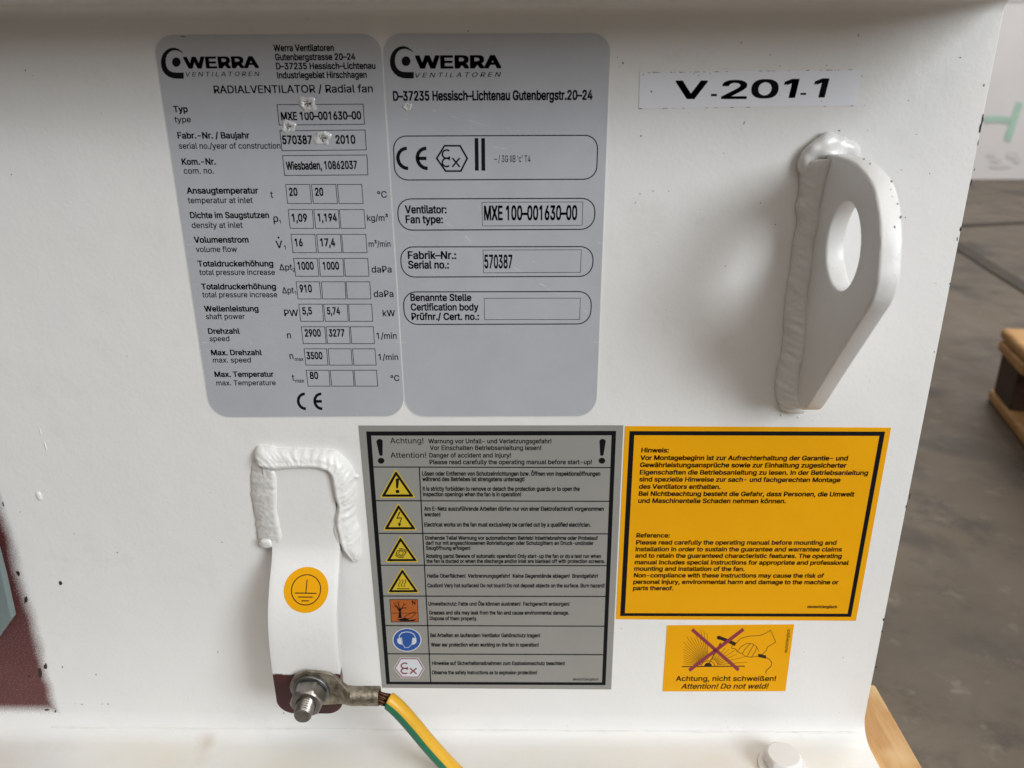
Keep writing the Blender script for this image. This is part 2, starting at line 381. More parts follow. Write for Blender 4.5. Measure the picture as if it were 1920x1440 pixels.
# ------------------------------------------------------------------ lettering
_A = ''.join(chr(c) for c in range(35, 127) if c != 92)
_GL = r"""A8i3`3O5c9*6R9*8W3O7o3O795-5#5-4I3O 575f7%5f6.88
B8P403O409*6/9*6`9%7,8t7J8^7a8B7n7~7r7Y7o7;7g7#7G6]6z6F766?7N637e5}7v5e8&5F8*4}8%4X7t477]3w7;3b6l3S653O 4r4-634-6g437-4D7@4^7F4~7C5:795Q7*5e6q5t6U5~666%4r6% 4r6[6,6[6_6g6s6t7&7)707?737W7-7w6x856Y8F6.8L4r8L
C9+6I3H5g3P5/3i4]434:4h4$5L3x6<4$7,4:7m4]8E5/8m5g9)6I91779%7X8s7v8`838G8H8*8W7e8b7?7|7?7i7o7H846z8I6I8P5y8J5Q885/7w4r7O4b6y4[6<4b5[4r5*504^5Q4@5y4/6I4)6z407H4E7i4g7|598b598W4q8H4O84427v3v7X3c783T6p3K
D9#5u3O4T3O4T4-5q4-6N436}4E7E4c7_5.7n5`7s6=7n6w7_7L7E7s7#846Q8F5w8L4Q8L4Q9*5{9*6e8~7D8g7s8A897k8O7,8V6=8O5N894l7r487B3o6b3W 4r9*4r3O403O409*
E8+403O409*7W9*7W8L4r8L4r6]7F6]7F6#4r6#4r4-7Z4-7Z3O
F7~403O409*7T9*7T8L4r8L4r6T7=6T7=5w4r5w4r3O
G956K3H5g3P5.3i4]44494i4#5L3x6<4#7,497m4[8E5.8m5e9)6G916o9.779%7Y8r7w8^858E8I8(8Y7d8c7@7|7@7g7m7G836z8H6G8P5x8J5P885/7x4r7O4b6y4[6<4b5[4r5*504^5Q4@5z4/6K4)6t4-7<4;7Y4Q7p4p7~598'5d8:5a6Y5a6Y6>8g6>8g5b8`5&8K4O8+4&7]3c7)3O
H92403O409*4r9*4r6`7l6`7l9*8Q9*8Q3O7l3O7l6&4r6&4r3O
I5W423O429*4u9*4u3O
J7p5R3H4q3R4?3q3|4E3q5*3q5F4V5F4V5*4]4]4o4>5.4,5R4&5v4,664>6H4]6N5*6N9*739*735*7)4E6e3q643R
K8[4]5*4]5r5$6C5G6n5n7;7O9*8H9*6#6R 403O409*4r9*4r714q5{4r5Z4r3O 7W3O5U6A5~6t8I3O
L7m403O409*4r9*4r4-7L4-7L3O
M:F403O409*519*6y4N8e9*9f9*9f3O9%3O9%8%793O6]3O4o8%4o3O
N98403O409*4}9*7s4V7s9*8W9*8W3O7g3O4q8$4q3O
O9B6I3H5g3P5/3i4^434:4h4$5L3x6<4$7,4:7m4^8E5/8m5g9)6I917,9)7d8m858E8X7m8o7,8v6<8o5L8X4h85437d3i7,3P 6I4)6u4/7@4@7c4^7|5)815[866<816y7|7P7c7x7@896u8J6I8P5y8J5Q89507x4r7O4b6y4[6<4b5[4r5)504^5Q4@5y4/
P8E403O409*6)9*6`9$7/8p7Q8V7j867x7k7}7?7x6o7j6G7Q6'7/5i6`5X6)5S4b5S4b606'606K646h6>6}6N706e796~7;7?797[707v6}8/6h8?6J8I6&8L4r8L4r3O
Q9B63586x587T4I7d458]2{7u2{7=3k7.3~ 6I3H5g3P5/3i4^434:4h4$5L3x6<4$7,4:7m4^8E5/8m5g9)6I917,9)7d8m858E8X7m8o7,8v6<8o5L8X4h85437d3i7,3P 6I4)6u4/7@4@7c4^7|5)815[866<816y7|7P7c7x7@896u8J6I8P5y8J5Q89507x4r7O4b6y4[6<4b5[4r5)504^5Q4@5y4/
R8I403O409*6*9*6a9%708r7R8Y7j897y7o7}7C7y6t7j6M7R6.705s6`5e6*5`4T5`4T6=6(6=6K6@6i6I6~6W716k797'7<7C797`717y6~816i8@6K8I6'8L4r8L4r3O 7D3O6$6#6n6#843O
S8G5z3F5E3K4u3X4O3o44403~4T3v4~4]4~4c4c4p4L5'4;5?4/5z4%6?4(6]406v4>7,4P784g7=5$795:7/5L6g5g635x5Q6-4u6B4J6`407)4(7W4.8%4?8H4Z8e5#8{5M9,5}916Q9,6{8{7B8e7]8I7n8'7u7^747^7)8$6m8=6I8M5{8S5[8P5@8H5*8;4v8*4k7r4h7[4l7C4x715B6s5n6d6F6U6w6F7J6,7o5`7y5D7|5$7w4W7f447K3r7&3Z6T3K
T8I3p8L3p9*8)9*8)8L6?8L6?3O5Z3O5Z8L
U926A3G5e3M533_4g3{4I4D464q405F409*4q9*4q5K4u5)5&4f594K5T485v4,6A4(6i4,7.487H4K7]4f7i5)7m5K7m9*8Q9*8Q5F8K4q894D7w3{7N3_6z3M
V8i5f3O3`9*4H9*6/4?7o9*8W9*6T3O
W;%543O3`9*4F9*5Z4P6q9*7`9*8u4P:-9*:q9*9?3O8O3O7:8'6$3O
X8c3b3O5_6C3m9*4]9*6+6u7Y9*8F9*6R6D8P3O7b3O6+5m4O3O
Y8a5e3O5e5j3`9*4O9*5Y7;5x6c686$5z6$696d6V7;7a9*8O9*6J5j6J3O
Z8>3z3O3z3~7%8L3x8L3x9*7q9*7q8V4j4-7s4-7s3O
a7i593F4s3J4R3T483f4$3}3s4=3n4a3r5#3{5:4.5L4B5Z4r5m5K5v6(5}6G6)6O616R6>6I6h6.7%5^7.5.7%4k6l4X6P3y6b4-7%4C7=4]7O4z7Z5[7d6-7_6]7K6q7:7%7#706a7469743O6S3O6P4(6:3i5q3P 5C3}5d4%5~4/664>6E4Q6N4h6R5#6R5W6A5O6%5I5b5D5H5A4{584[5$4S4q4P4^4Z4<4w4(
b806#3G5`3J5E3S5#3o4h4/4e3O4)3O4)9*4g9*4i6~4~7=5D7X5_7a6#7d6P7^6x7L7<7/7U6d7e637j5V7e4z7U4H7=3}6x3`6P3M 5v4#6;4'6U466l4L6{4j7(507+5V7(5}6{6C6l6a6V6v6;7(5v7-5U7(5:6w5%6b4r6E4i6#4f5V4i5/4r4h5%4J5;455U4'
c7p5i3G583M4j3`4F3~4,4I3x4z3r5T3x614,6b4F7-4j7K587^5i7d6B7]6p7G777%7M6S6n6D6a6`6L6v607(5i7-5F7(5*6u4q6^4a6@4W5z4T5T4W504a4j4q4M5*465F4'5i3~614(6M466c4M6o4j7N4Z784,6q3e6C3N
d805]3G503M4d3`4C3}4+4H3w4z3r5V3w634+6d4C7/4e7L507^5^7d5~7a6;7X6^7=6s6~6v9*7W9*7W3O6x3O6u4/6^3o6:3S5}3J 5g4#6*4'6E456Z4J6j4h6t5/6w5V6t6#6k6E6Z6b6E6w6+7(5g7-5E7(5*6v4q6a4a6C4W5}4T5V4W504b4j4q4L5*465E4'
e7x5n3G5:3M4j3`4F3~4,4I3x4y3r5T3w604+6a4E7,4h7J567^5g7d6H7Y6e7L6~78786z7H6X7S607V5[7V5B4?5B4?5w755w6u5d6r6+6i6K6Y6e6E6y6+7)5g7-5F7)5+6x4r6e4b6L4W6/4T5m4T5K4X5$4c4_4u4D50415L4&5n3~6<4)6[4=6q4^7P4O7D43723w6v3c6Y3S673J
f6<5~7_5~7*3U7*3U7_ 4E3O4E884H8U4T8o4f9&4|945T9?5x9<61965}8]5q8a5]8c5D8_538T5*8C5'8+5'3O
g815i1o5A1r4{1z4F2<4'2f4Y3&4o2i532R5i2I672N6X2`6o2|6v3I6s486^3y6:3`5}3W5]3T513Y4f3k4D4)4+4N3w4}3r5X3w644+6d4D7/4e7L517^5^7d5~7b6;7X6_7=6u6~6x7_7W7_7W3F7R2u7A2P7'256b1~691s 5g4/6+436F4?6[4S6k4n6t536w5Z6t6%6k6F6[6b6F6w6+7(5g7-5E7(5*6w4q6a4b6D4W6#4T5Z4W544b4p4q4T5*4@5E43
h7~4g5}4g3O4)3O4)9*4g9*4g6^4Z6^4q7/517M5T7_5}7d6F7`6f7T7$7@787$7D6[7H6.7H3O6g3O6g6)6a6Q6O6o647&5l7,5Q7)5:6|5&6n4s6Y4j6?
i5@4)3O4)7_4g7_4g3O 4H8C478F4*8O3|8]3y8l3|8|4*9-47964H994X964g9-4p8|4s8l4p8]4g8O4X8F
j5@4)7_4g7_4g314d2l4Z2P4J29452)3u1{3S1w3E1w3E2S3Q2S3i2W3x2c4&2u4)32 4G8C478F4)8O3|8]3y8l3|8|4)9-47964G994X964g9-4p8|4s8l4p8]4g8O4X8F
k7a4c4~4c5n4n5n6Z7_7K7_5M5a 4)3O4)9*4g9*4g3O 6e3O5-5S5X6#7W3O
l5V5$3M4Y3R4>3d4.4#4)4H4)9*4g9*4g4W4m424w4*5+4(594)5C4*5N3R5;3N
m:44)3O4)7_4e7_4c6f4k7&4y7=5E7[5u7f6?7`6^7L6t7.6{6f7%7$747:7a7Z8=7f8]7c8z7W977E9J7+9V6g9Z6=9Z3O8y3O8y6<8s6`8b6x8G7)8+7-7o7+7Y7#7<6a7265723O6P3O6P6B6K6_6;6v6#7)5a7-577#5%6r4s6`4j6H4g6,4g3O
n7~4g5}4g3O4)3O4)7_4e7_4e6^4Z6^4q7/517M5T7_5}7d6F7`6f7T7$7@787$7D6[7H6.7H3O6g3O6g6)6a6Q6O6o647&5l7,5Q7)5:6|5&6n4s6Y4j6?
o8'5i3G583M4j3`4F3~4,4I3x4z3r5T3x614,6b4F7-4j7K587^5i7d6>7^6j7K707-7J6b7[617a5T7[4z7J4I703~6j3`6>3M 5i3~604'6L466c4M6r4j6{506~5T6{5z6r6@6c6^6L6u607(5i7-5F7(5*6u4q6^4a6@4W5z4T5T4W504a4j4q4M5*465F4'
p804)1w4)7_4e7_4h6~4~7=5D7X5_7a6#7d6P7^6x7L7<7/7U6d7e637j5V7e4z7U4H7=3}6x3`6P3M6#3G5`3J5F3S5#3o4i4/4g1w 5v4#6;4'6U466l4L6{4j7(507+5V7(5}6{6C6l6a6V6v6;7(5v7-5U7(5:6w5%6b4r6E4i6#4f5V4i5/4r4h5%4J5;455U4'
q807W1w6v1w6s4/6^3o6:3S5}3J5]3G503M4d3`4C3}4+4H3w4z3r5V3w634+6d4C7/4e7L507^5^7d5~7a6;7X6^7=6u6~6x7_7W7_ 5g4#6*4'6E456Z4J6j4h6t5/6w5V6t6#6k6E6Z6b6E6w6+7(5g7-5E7(5*6v4q6a4a6C4W5}4T5V4W504b4j4q4L5*465E4'
r6A4)3O4)7_4e7_4f7$4w7>517R5N7`5o7e6#7d617d617%6$7'5i7)5O7&586z5%6l4s6Z4j6D4g6+4g3O
s7P5O3G5*3J4e3R4H3b423v3}433t4R4R4`4^4C4q405/4%5N3}5s4&62426D4E6J4[6G4n6<4}6+5,5n545.5C4]5S4<5j4)6+4#6P4'6p457/4K7E4h7U5.7a5T7d5y7a6<7W6U7I6j767'6a6J6S6@6i616{5u7+5T70557,4x6|4g6j4b6S4e6@4q615E5y6#5k6Q5[6q5D7(5'7.4`7)4?6w4#6a3h6B3U5y3J
t5}5f7_5f7*3U7*3U7_ 458`4s8`4s4V4u4@4}415/4)5C4&5R4'5d4*5o3Q5Y3L5A3K4r3Q4P3e4<4(454Q
u7~5O3J5+3N4h3Z4M3o494/4-4S4)5$4)7_4g7_4g5)4l4^4~4?5=4,5b4&5|4)67426J4A6Y4U6d4o6g526g7_7H7_7H3O6i3O6m4P6]4#6?3a5x3O
v7i5<3O3a7_4H7_5]4?6p7_7V7_5|3O
w9e5#3O3g7_4K7_5C4I6:7_6{7_7q4I8i7_9N7_853O7S3O6Z6a5a3O
x7_3e3O525Z3m7_4X7_5W626X7_7C7_5~5]7I3O6^3O5W5)4O3O
y7i4#1{412T4]2Q4w2a503+5<3N3a7_4H7_5]4?6p7_7V7_5f2q5J2?5$1~4O1u451w
z7`3z3O3z3~6<7(4$7(4$7_707_707.4o4*764*763O
08M5}3H5G3P4w3h4S42494f4)5K4$6<4)7-497o4S8G4w8m5G9)5}916U9)7&8m7I8G7d7o7t7-7y6<7t5K7d4f7J427&3h6U3P 5}4&6C4,6a4>6x4[7-5)775[7;6<776y7-7P6x7y6a8;6C8M5}8T5Y8M5<8;5%7y4p7P4f6y4b6<4f5[4p5)5%4[5<4>5Y4,
18M6R9*6R3O5n3O5l8H4J7I4J835`9*
28M443O444#6(6#6X6X6v7*7#7V6|7q6s8+6d8<6O8I5z8T5^8Q5E8G52895$8%4w7j4t7M467M4;7y4J8B4d8b5(8y5O9,5{916J9,6q8z748c7L8E7[8#7a7W7V6}736A6I5M524.7i4-7i3O
38M5t3H5F3L4z3Y4V3n4:4-4(4O3|4y4b4y4h4`4s4K5)4;5>4/5u4&6Q416h4>6z4Q7(4i7,5*7)5E6{5^6j5s6Q6(60625c665666566j6_8J4:8L4:9*7W9*7W8U5m6T5m6`6F6_6s6R7;6;7V5x7g5S7m5*7g4[7U467;3t6t3[6H3M
48M3x4^3x57659*6v9*4b5=8%5<8%4^ 6X3O6X4n6X5+6X6}7:6}7:3O
58M5w3H5K3M5%3Z4a3p4G40464Q404w4o4w4t4a5#4M5F405w4&684)6R446i4F6y4]7'4x7+5;7'5Z6y5w6h626Q6D666O5t6S5@6J4u64476;4T9*7Q9*7Q8L508L4|6l5K7(6#716E7-6e7$7$6q7<6[7O6B7_6%7h5a7k5<7e4j7T4@7:3y6t3_6J3N
68M5|3H5O3N5'3_4b3x4H4>494h445;485a4D6-4~776:9*7%9*5-6C5>6_5^6r6)6y6T6t6{6f7=6M7U6.7d5c7i567d4e7S4=7:3w6u3^6M3M 5|4$6<4(6U436j4C6y4Y7'4u7*567'5T6y5o6j6)6U696<6D5|6G5`6D5G6:526)5#5p4u5U4r574u4u5#4Z524C5G435`4(
78M4U3O7&8J428L429*7k9*7k8I5>3O
88M5|3H5K3M4}3Z4Y3q4>424-4T4(4|4+5?455]4E5v4Y6/4r6>526H4l6X4Q6s4@794:7`4?8)4N8J4g8f5+8{5Q9,5|916K9,6q8{748f7L8J7]8)7b7`7[797J6s706X6k6H7*6>7B6/7W5v7g5]7q5?7u4|7o4T7^427C3q6|3Z6Q3M 5|4%6@4(6[406r4>7&4O704f745$705>7%5V6p5j6Y5y6>6&5|6)5^6&5B5y5,5j4w5V4l5>4h5$4l4f4v4O5*4>5@405]4( 5|6a6P6k6d6x6r7-6{7B6~7[6{7s6s8,6e8=6Q8I5|8T5J8I588=5*8,4}7s4z7[4}7B5*7-586x5K6k
98M5|916M9+6u8w7:8]7S8:7d7m7i7>7e6t7X6L6z5A5b3O4w3O6o666^5w6?5d5t5]5H5a4~5p4_6+4G6K486r447C497q4I8<4c8^5(8w5O9+ 5|8T5a8Q5G8F53855#7{4v7a4r7C4v7%5#6f536P5G6?5a655|616<656U6?6j6O6y6f7'7$7*7A7'7a6y7{6j856U8F6<8Q
.5U4S3K4B3N433X4)3h4&3y4)4/434=4B4G4S4K4f4G4u4=5#4/5&3y5#3h4u3X4f3N
,5U3v23484;4~4;4H23
:5U4S3K4B3N433X4)3h4&3y4)4/434=4B4G4S4K4f4G4u4=5#4/5&3y5#3h4u3X4f3N 4S6M4B6P436Z4)6j4&6{4)71437@4B7J4S7M4f7J4u7@5#715&6{5#6j4u6Z4f6P
;5U3v23484;4~4;4H23 4[6M4J6P4;6Z416j4.6{41714;7@4J7J4[7M4n7J4}7@5+715.6{5+6j4}6Z4n6P
!5^4759439*4y9*4u59 4V3K4E3N463X4,3h4(3y4,4.464=4E4G4V4J4i4G4w4=5%4.5(3y5%3h4w3X4i3N
-8M7462745U4g5U4g62
–7A7A627A5U3O5U3O62
/676)9B4;2_3^2_5K9B
'5h4B6}4:9*4}9*4u6}
°6{576Y4u6^4Y6i4A6{4/774#7R3{7q4#844/8O4A8h4Y8z4u9*579.5U9*5r8z6-8h6?8O6K846O7q6K7R6?776-6{5r6i5U6^ 57715W7:5o7Q5x7q5o865W8M578V4s8M4[864S7q4[7Q4s7:
³6t546m4R6w4:7'4'783w7L3r7c4R7c4X7U4f7K557A5M7D5b7M5n7Z5r7l5n7|5`8.5H875+8:4h8:4h8b5]9C4&9D4&9u6H9u6H9J538M538Z5V8[5u8U628I6E886P8#6T7g6P7N6D79617(5t6x
Ä8i3`3O5c9*6R9*8W3O7o3O795-5#5-4I3O 575f7%5f6.88 6w9j6g9m6Y9v6P:'6M:66P:F6Y:S6g:]6w:`7*:]77:S7@:F7C:67@:'779v7*9m 5A9j519m5$9v4w:'4t:64w:F5$:S51:]5A:`5P:]5^:S5g:F5j:65g:'5^9v5P9m
Ö9B6I3H5g3P5/3i4^434:4h4$5L3x6<4$7,4:7m4^8E5/8m5g9)6I917,9)7d8m858E8X7m8o7,8v6<8o5L8X4h85437d3i7,3P 6I4)6u4/7@4@7c4^7|5)815[866<816y7|7P7c7x7@896u8J6I8P5y8J5Q89507x4r7O4b6y4[6<4b5[4r5)504^5Q4@5y4/ 769j7&9m6u9v6l:'6i:66l:F6u:S7&:]76:`7F:]7S:S7[:F7_:67[:'7S9v7F9m 5]9j5M9m5@9v57:'54:657:F5@:S5M:]5]:`5m:]5z:S6':F6*:66':'5z9v5m9m
Ü926A3G5e3M533_4g3{4I4D464q405F409*4q9*4q5K4u5)5&4f594K5T485v4,6A4(6i4,7.487H4K7]4f7i5)7m5K7m9*8Q9*8Q5F8K4q894D7w3{7N3_6z3M 7.9j6z9m6m9v6d:'6a:66d:F6m:S6z:]7.:`7=:]7J:S7S:F7V:67S:'7J9v7=9m 5T9j5E9m579v5.:'5+:65.:F57:S5E:]5T:`5e:]5r:S5z:F5}:65z:'5r9v5e9m
ä7i593F4s3J4R3T483f4$3}3s4=3n4a3r5#3{5:4.5L4B5Z4r5m5K5v6(5}6G6)6O616R6>6I6h6.7%5^7.5.7%4k6l4X6P3y6b4-7%4C7=4]7O4z7Z5[7d6-7_6]7K6q7:7%7#706a7469743O6S3O6P4(6:3i5q3P 5C3}5d4%5~4/664>6E4Q6N4h6R5#6R5W6A5O6%5I5b5D5H5A4{584[5$4S4q4P4^4Z4<4w4( 6C8C648F6'8O5z8]5w8l5z8|6'9-64956C986S956a9-6j8|6l8l6j8]6a8O6S8F 4j8C4Z8F4M8O4D8]4A8l4D8|4M9-4Z954j984z955+9-548|578l548]5+8O4z8F
ö8'5i3G583M4j3`4F3~4,4I3x4z3r5T3x614,6b4F7-4j7K587^5i7d6>7^6j7K707-7J6b7[617a5T7[4z7J4I703~6j3`6>3M 5i3~604'6L466c4M6r4j6{506~5T6{5z6r6@6c6^6L6u607(5i7-5F7(5*6u4q6^4a6@4W5z4T5T4W504a4j4q4M5*465F4' 6U8C6F8F698O608]6-8l608|699-6F956U986f956s9-6|8|7#8l6|8]6s8O6f8F 4}8C4m8F4`8O4V8]4S8l4V8|4`9-4m954}9850955=9-5F8|5I8l5F8]5=8O508F
ü7~5O3J5+3N4h3Z4M3o494/4-4S4)5$4)7_4g7_4g5)4l4^4~4?5=4,5b4&5|4)67426J4A6Y4U6d4o6g526g7_7H7_7H3O6i3O6m4P6]4#6?3a5x3O 6S8C6C8F668O6-8]6*8l6-8|669-6C956S986c956p9-6y8|6|8l6y8]6p8O6c8F 4z8C4k8F4]8O4T8]4Q8l4T8|4]9-4k954z985.955;9-5C8|5F8l5C8]5;8O5.8F
ß8B4o7M4o3O403O407M4:854W8f5(9'5_916#9-6B9$6`8o6w8W7*887/7m7(7B6t7%6c6j6[6N6_6>6h6/7*5q7M5U7k517t4v7w4X7s497f3z7Q3e773U6r3K6K3H5i3P5=3d5T4>5s4.6G4&6h4)7$44744E794]764p7-5$6k5@6F5[6)5}5|655y6N6$6q657,6F7D6N7h6H8,688B5|8O5_8S5=8M5&8;4t7y
ρ804)1w4)5V4.634>6d4W7/4y7L5F7^5x7d6K7^6v7L7;7/7T6d7e637j5V7e4{7U4I7<3~6x3`6P3M6#3G5`3J5E3S5#3o4i4/4g1w 5v4#6;4'6V466l4L6{4j7(507+5W7(5}6{6C6m6`6W6v6<7(5w7-5V7(5;6w5&6b4r6E4i6#4f5W4i5/4r4h5%4K5;455U4'
Δ8c3`3O5e9*6M9*8Q3O 4^4-7T4-6-826)82
(6O4M5i4Y7'4y8A5J9H6*9H5X845:6x505i594h5U3`6*2J5J2J5$3:4d4+4S4x
)6O3u2J4J3b4f4i4o5i4e6x4F843u9H4U9H5'8A5F7&5Q5i5K4w5:4)4{394U2J
 5U"""
_IX = {c: i for i, c in enumerate(_A)}
GLY = {}
for row in _GL.split('\n'):
    dec = lambda s: _IX[s[0]] * 91 + _IX[s[1]] - 1500
    ch, adv, body = row[0], dec(row[1:3]), row[3:]
    GLY[ch] = (adv, [[(dec(w[i:i + 2]) / 1000, dec(w[i + 2:i + 4]) / 1000) for i in range(0, len(w), 4)]
                     for w in body.split(' ') if w])
CAP = 0.509


def inside(p, c):
    r_ = False
    for i in range(len(c)):
        (x1, y1), (x2, y2) = c[i - 1], c[i]
        if (y1 > p[1]) != (y2 > p[1]) and p[0] < (x2 - x1) * (p[1] - y1) / (y2 - y1) + x1:
            r_ = not r_
    return r_


_cache = {}


def one_glyph(ch, bold):
    """outline filled as triangles; outlines that overlap are filled one by one"""
    if (ch, bold) in _cache:
        return _cache[ch, bold]
    conts = GLY[ch][1]
    ar = [sum(c[i - 1][0] * c[i][1] - c[i][0] * c[i - 1][1] for i in range(len(c))) for c in conts]
    vs, fs = [], []
    for c, a in zip(conts, ar):
        if a > 0:
            continue                       # a counter
        loops = [c] + [h for h, ha in zip(conts, ar) if ha > 0 and inside(h[0], c)]
        tri = tessellate_polygon([[Vector((x, y, 0)) for x, y in l_] for l_ in loops])
        # heavier type is printed from four impressions side by side
        for bx_, by_ in (((-bold, -bold * .7), (-bold, bold * .7), (bold, -bold * .7), (bold, bold * .7)) if bold else ((0, 0),)):
            k = len(vs)
            for l_ in loops:
                vs += [(x + bx_, y + by_) for x, y in l_]
            fs += [tuple(i + k for i in t_) for t_ in tri]
    _cache[ch, bold] = (vs, fs)
    return vs, fs


def glyph_mesh(text, bold=0.0, track=0.0, shear=0.0):
    """flat lettering as vertices and faces, in em units"""
    VS, FS = [], []
    x = 0.0
    for ch in text:
        vs, fs = one_glyph(ch, bold)
        k = len(VS)
        VS += [(x + gx + gy * shear, gy) for gx, gy in vs]
        FS += [tuple(i + k for i in f) for f in fs]
        x += GLY[ch][0] / 1000 + track
    return VS, FS


class Print:
    """ink lying on the plane p metres in front of the web"""
    def __init__(self, p, place=None):
        self.p, self.vs, self.fs = p, [], []
        self.at = place or (lambda x, y: P(x, y, self.p))

    def add(self, vs, fs):
        k = len(self.vs)
        self.vs += vs
        self.fs += [tuple(i + k for i in f) for f in fs]

    def poly(self, pts):
        self.add([self.at(*q) for q in pts], [tuple(range(len(pts)))])
        return self

    def line(self, a, b, w, w2=None):
        w2 = w if w2 is None else w2
        d = Vector((b[0] - a[0], b[1] - a[1]))
        nn = Vector((-d.y, d.x)).normalized()
        h, h2 = nn * w / 2, nn * w2 / 2
        return self.poly([(a[0] + h.x, a[1] + h.y), (b[0] + h2.x, b[1] + h2.y),
                          (b[0] - h2.x, b[1] - h2.y), (a[0] - h.x, a[1] - h.y)])

    def path(self, pts, w, closed=False):
        n = len(pts)
        L, Rr = [], []
        for i, q in enumerate(pts):
            a = pts[i - 1] if (i or closed) else q
            b = pts[(i + 1) % n] if (i < n - 1 or closed) else q
            t1 = Vector((q[0] - a[0], q[1] - a[1]))
            t2 = Vector((b[0] - q[0], b[1] - q[1]))
            t1 = t1.normalized() if t1.length else t2.normalized()
            t2 = t2.normalized() if t2.length else t1
            n1, n2 = Vector((-t1.y, t1.x)), Vector((-t2.y, t2.x))
            mt = (n1 + n2).normalized()
            k = (w / 2) / max(0.35, mt.dot(n1))
            L.append(self.at(q[0] + mt.x * k, q[1] + mt.y * k))
            Rr.append(self.at(q[0] - mt.x * k, q[1] - mt.y * k))
        fs = [(i, (i + 1) % n, n + (i + 1) % n, n + i) for i in range(n if closed else n - 1)]
        self.add(L + Rr, fs)
        return self

    def frame(self, outer, inner):
        self.add([self.at(*q) for q in outer] + [self.at(*q) for q in inner],
                 [(i, (i + 1) % 4, 4 + (i + 1) % 4, 4 + i) for i in range(4)])
        return self

    def disc(self, c, rx, ry, n=28, a0=0, a1=360):
        return self.poly([(c[0] + rx * math.cos(math.radians(a0 + (a1 - a0) * i / n)),
                           c[1] - ry * math.sin(math.radians(a0 + (a1 - a0) * i / n)))
                          for i in range(n + (0 if a1 - a0 == 360 else 1))])

    def ring(self, c, rx, ry, w, n=36):
        return self.path([(c[0] + rx * math.cos(2 * math.pi * i / n), c[1] + ry * math.sin(2 * math.pi * i / n))
                          for i in range(n)], w, True)

    def text(self, s, x0, y0, x1, y1, h, bold=0.0, shear=0.0, track=0.0, up=None):
        vs, fs = glyph_mesh(s, bold, track, shear)
        xs = [v[0] for v in vs if v[1] < CAP * 1.1]
        lo, hi = min(xs), max(xs)
        a, b = self.at(x0, y0), self.at(x1, y1)
        e = (b - a) / (hi - lo)
        if up is None:
            u = self.at(x0, y0 - h) - a
            en = e.normalized()
            u = Vector((0, 0, 1)) * u.length
        else:
            u = up
        u = u / CAP
        self.add([a + e * (v[0] - lo) + u * v[1] for v in vs], fs)
        return self

    def glyph(self, ch, x0, y0, x1, y1, bold=0.0, shear=0.0):
        vs, fs = glyph_mesh(ch, bold, 0, shear)
        lx, hx = min(v[0] for v in vs), max(v[0] for v in vs)
        ly, hy = min(v[1] for v in vs), max(v[1] for v in vs)
        a, b, c = self.at(x0, y1), self.at(x1, y1), self.at(x0, y0)
        ex, ey = (b - a) / (hx - lx), Vector((0, 0, (c - a).z)) / (hy - ly)
        self.add([a + ex * (v[0] - lx) + ey * (v[1] - ly) for v in vs], fs)
        return self

    def build(self, name, mat, parent):
        return mesh(name, self.vs, self.fs, mat, parent)


def bilerp(q, u, v):
    return (q[0][0] * (1 - u) * (1 - v) + q[1][0] * u * (1 - v) + q[2][0] * u * v + q[3][0] * (1 - u) * v,
            q[0][1] * (1 - u) * (1 - v) + q[1][1] * u * (1 - v) + q[2][1] * u * v + q[3][1] * (1 - u) * v)


def rounded(q, r, seg=8):
    """corners TL TR BR BL with radius r (all in the picture's units)"""
    out = []
    for i in range(4):
        c, a, b = Vector(q[i]), Vector(q[i - 1]), Vector(q[(i + 1) % 4])
        if r <= 0:
            out.append(tuple(c))
            continue
        s, e = c + (a - c).normalized() * r, c + (b - c).normalized() * r
        for k in range(seg + 1):
            t = k / seg
            # quadratic arc, close to a circle
            w0, w1, w2 = (1 - t) ** 2, 2 * t * (1 - t) * 0.75, t * t
            out.append(tuple((s * w0 + c * w1 + e * w2) / (w0 + w1 + w2)))
    return out


def slab(name, pts, p0, p1, mat, parent, back=True):
    """a thin sheet with real thickness between depths p0 (behind) and p1 (front)"""
    n = len(pts)
    f = [P(x, y, p1) for x, y in pts]
    b = [Vector((v.x, -p0, v.z)) for v in f]
    fs = [tuple(range(n))] + [(i, i + n, (i + 1) % n + n, (i + 1) % n) for i in range(n)]
    if back:
        fs.append(tuple(range(2 * n - 1, n - 1, -1)))
    o = mesh(name, f + b, fs, mat, parent)
    return o


# ------------------------------------------------------------------ the floor and the hall
def struct(o):
    o['kind'] = 'structure'
    return o


fl = bmesh.new()
box(fl, (-9, -6, -0.2), (9, 8, 0.0))
struct(from_bm('floor', fl, M_FLOOR))
jt = bmesh.new()


def joint(a, b, w):
    A, B = G(*a, 0.0), G(*b, 0.0)
    d = (B - A).normalized()
    A, B = A - d * 0.25, B + d * 1.2
    nn = Vector((-d.y, d.x, 0)) * w / 2
    vs = [jt.verts.new(v + Vector((0, 0, 0.004))) for v in (A + nn, A - nn, B - nn, B + nn)]
    jt.faces.new(vs)


joint((1700, 428), (1920, 418), 0.05)
joint((1800, 465), (1920, 540), 0.05)
struct(from_bm('floor_joint', jt, M_JOINT))

WD = G(1880, 336, 0.0)
wl = bmesh.new()
box(wl, (-7, WD.y, 0.0), (8, WD.y + 0.15, 3.4))
wall = struct(from_bm('wall', wl, M_WALL))


def on_wall(x, y, off=0.004):
    r = ray(x, y)
    v = EYE + r * ((WD.y - off - EYE.y) / r.y)
    return v


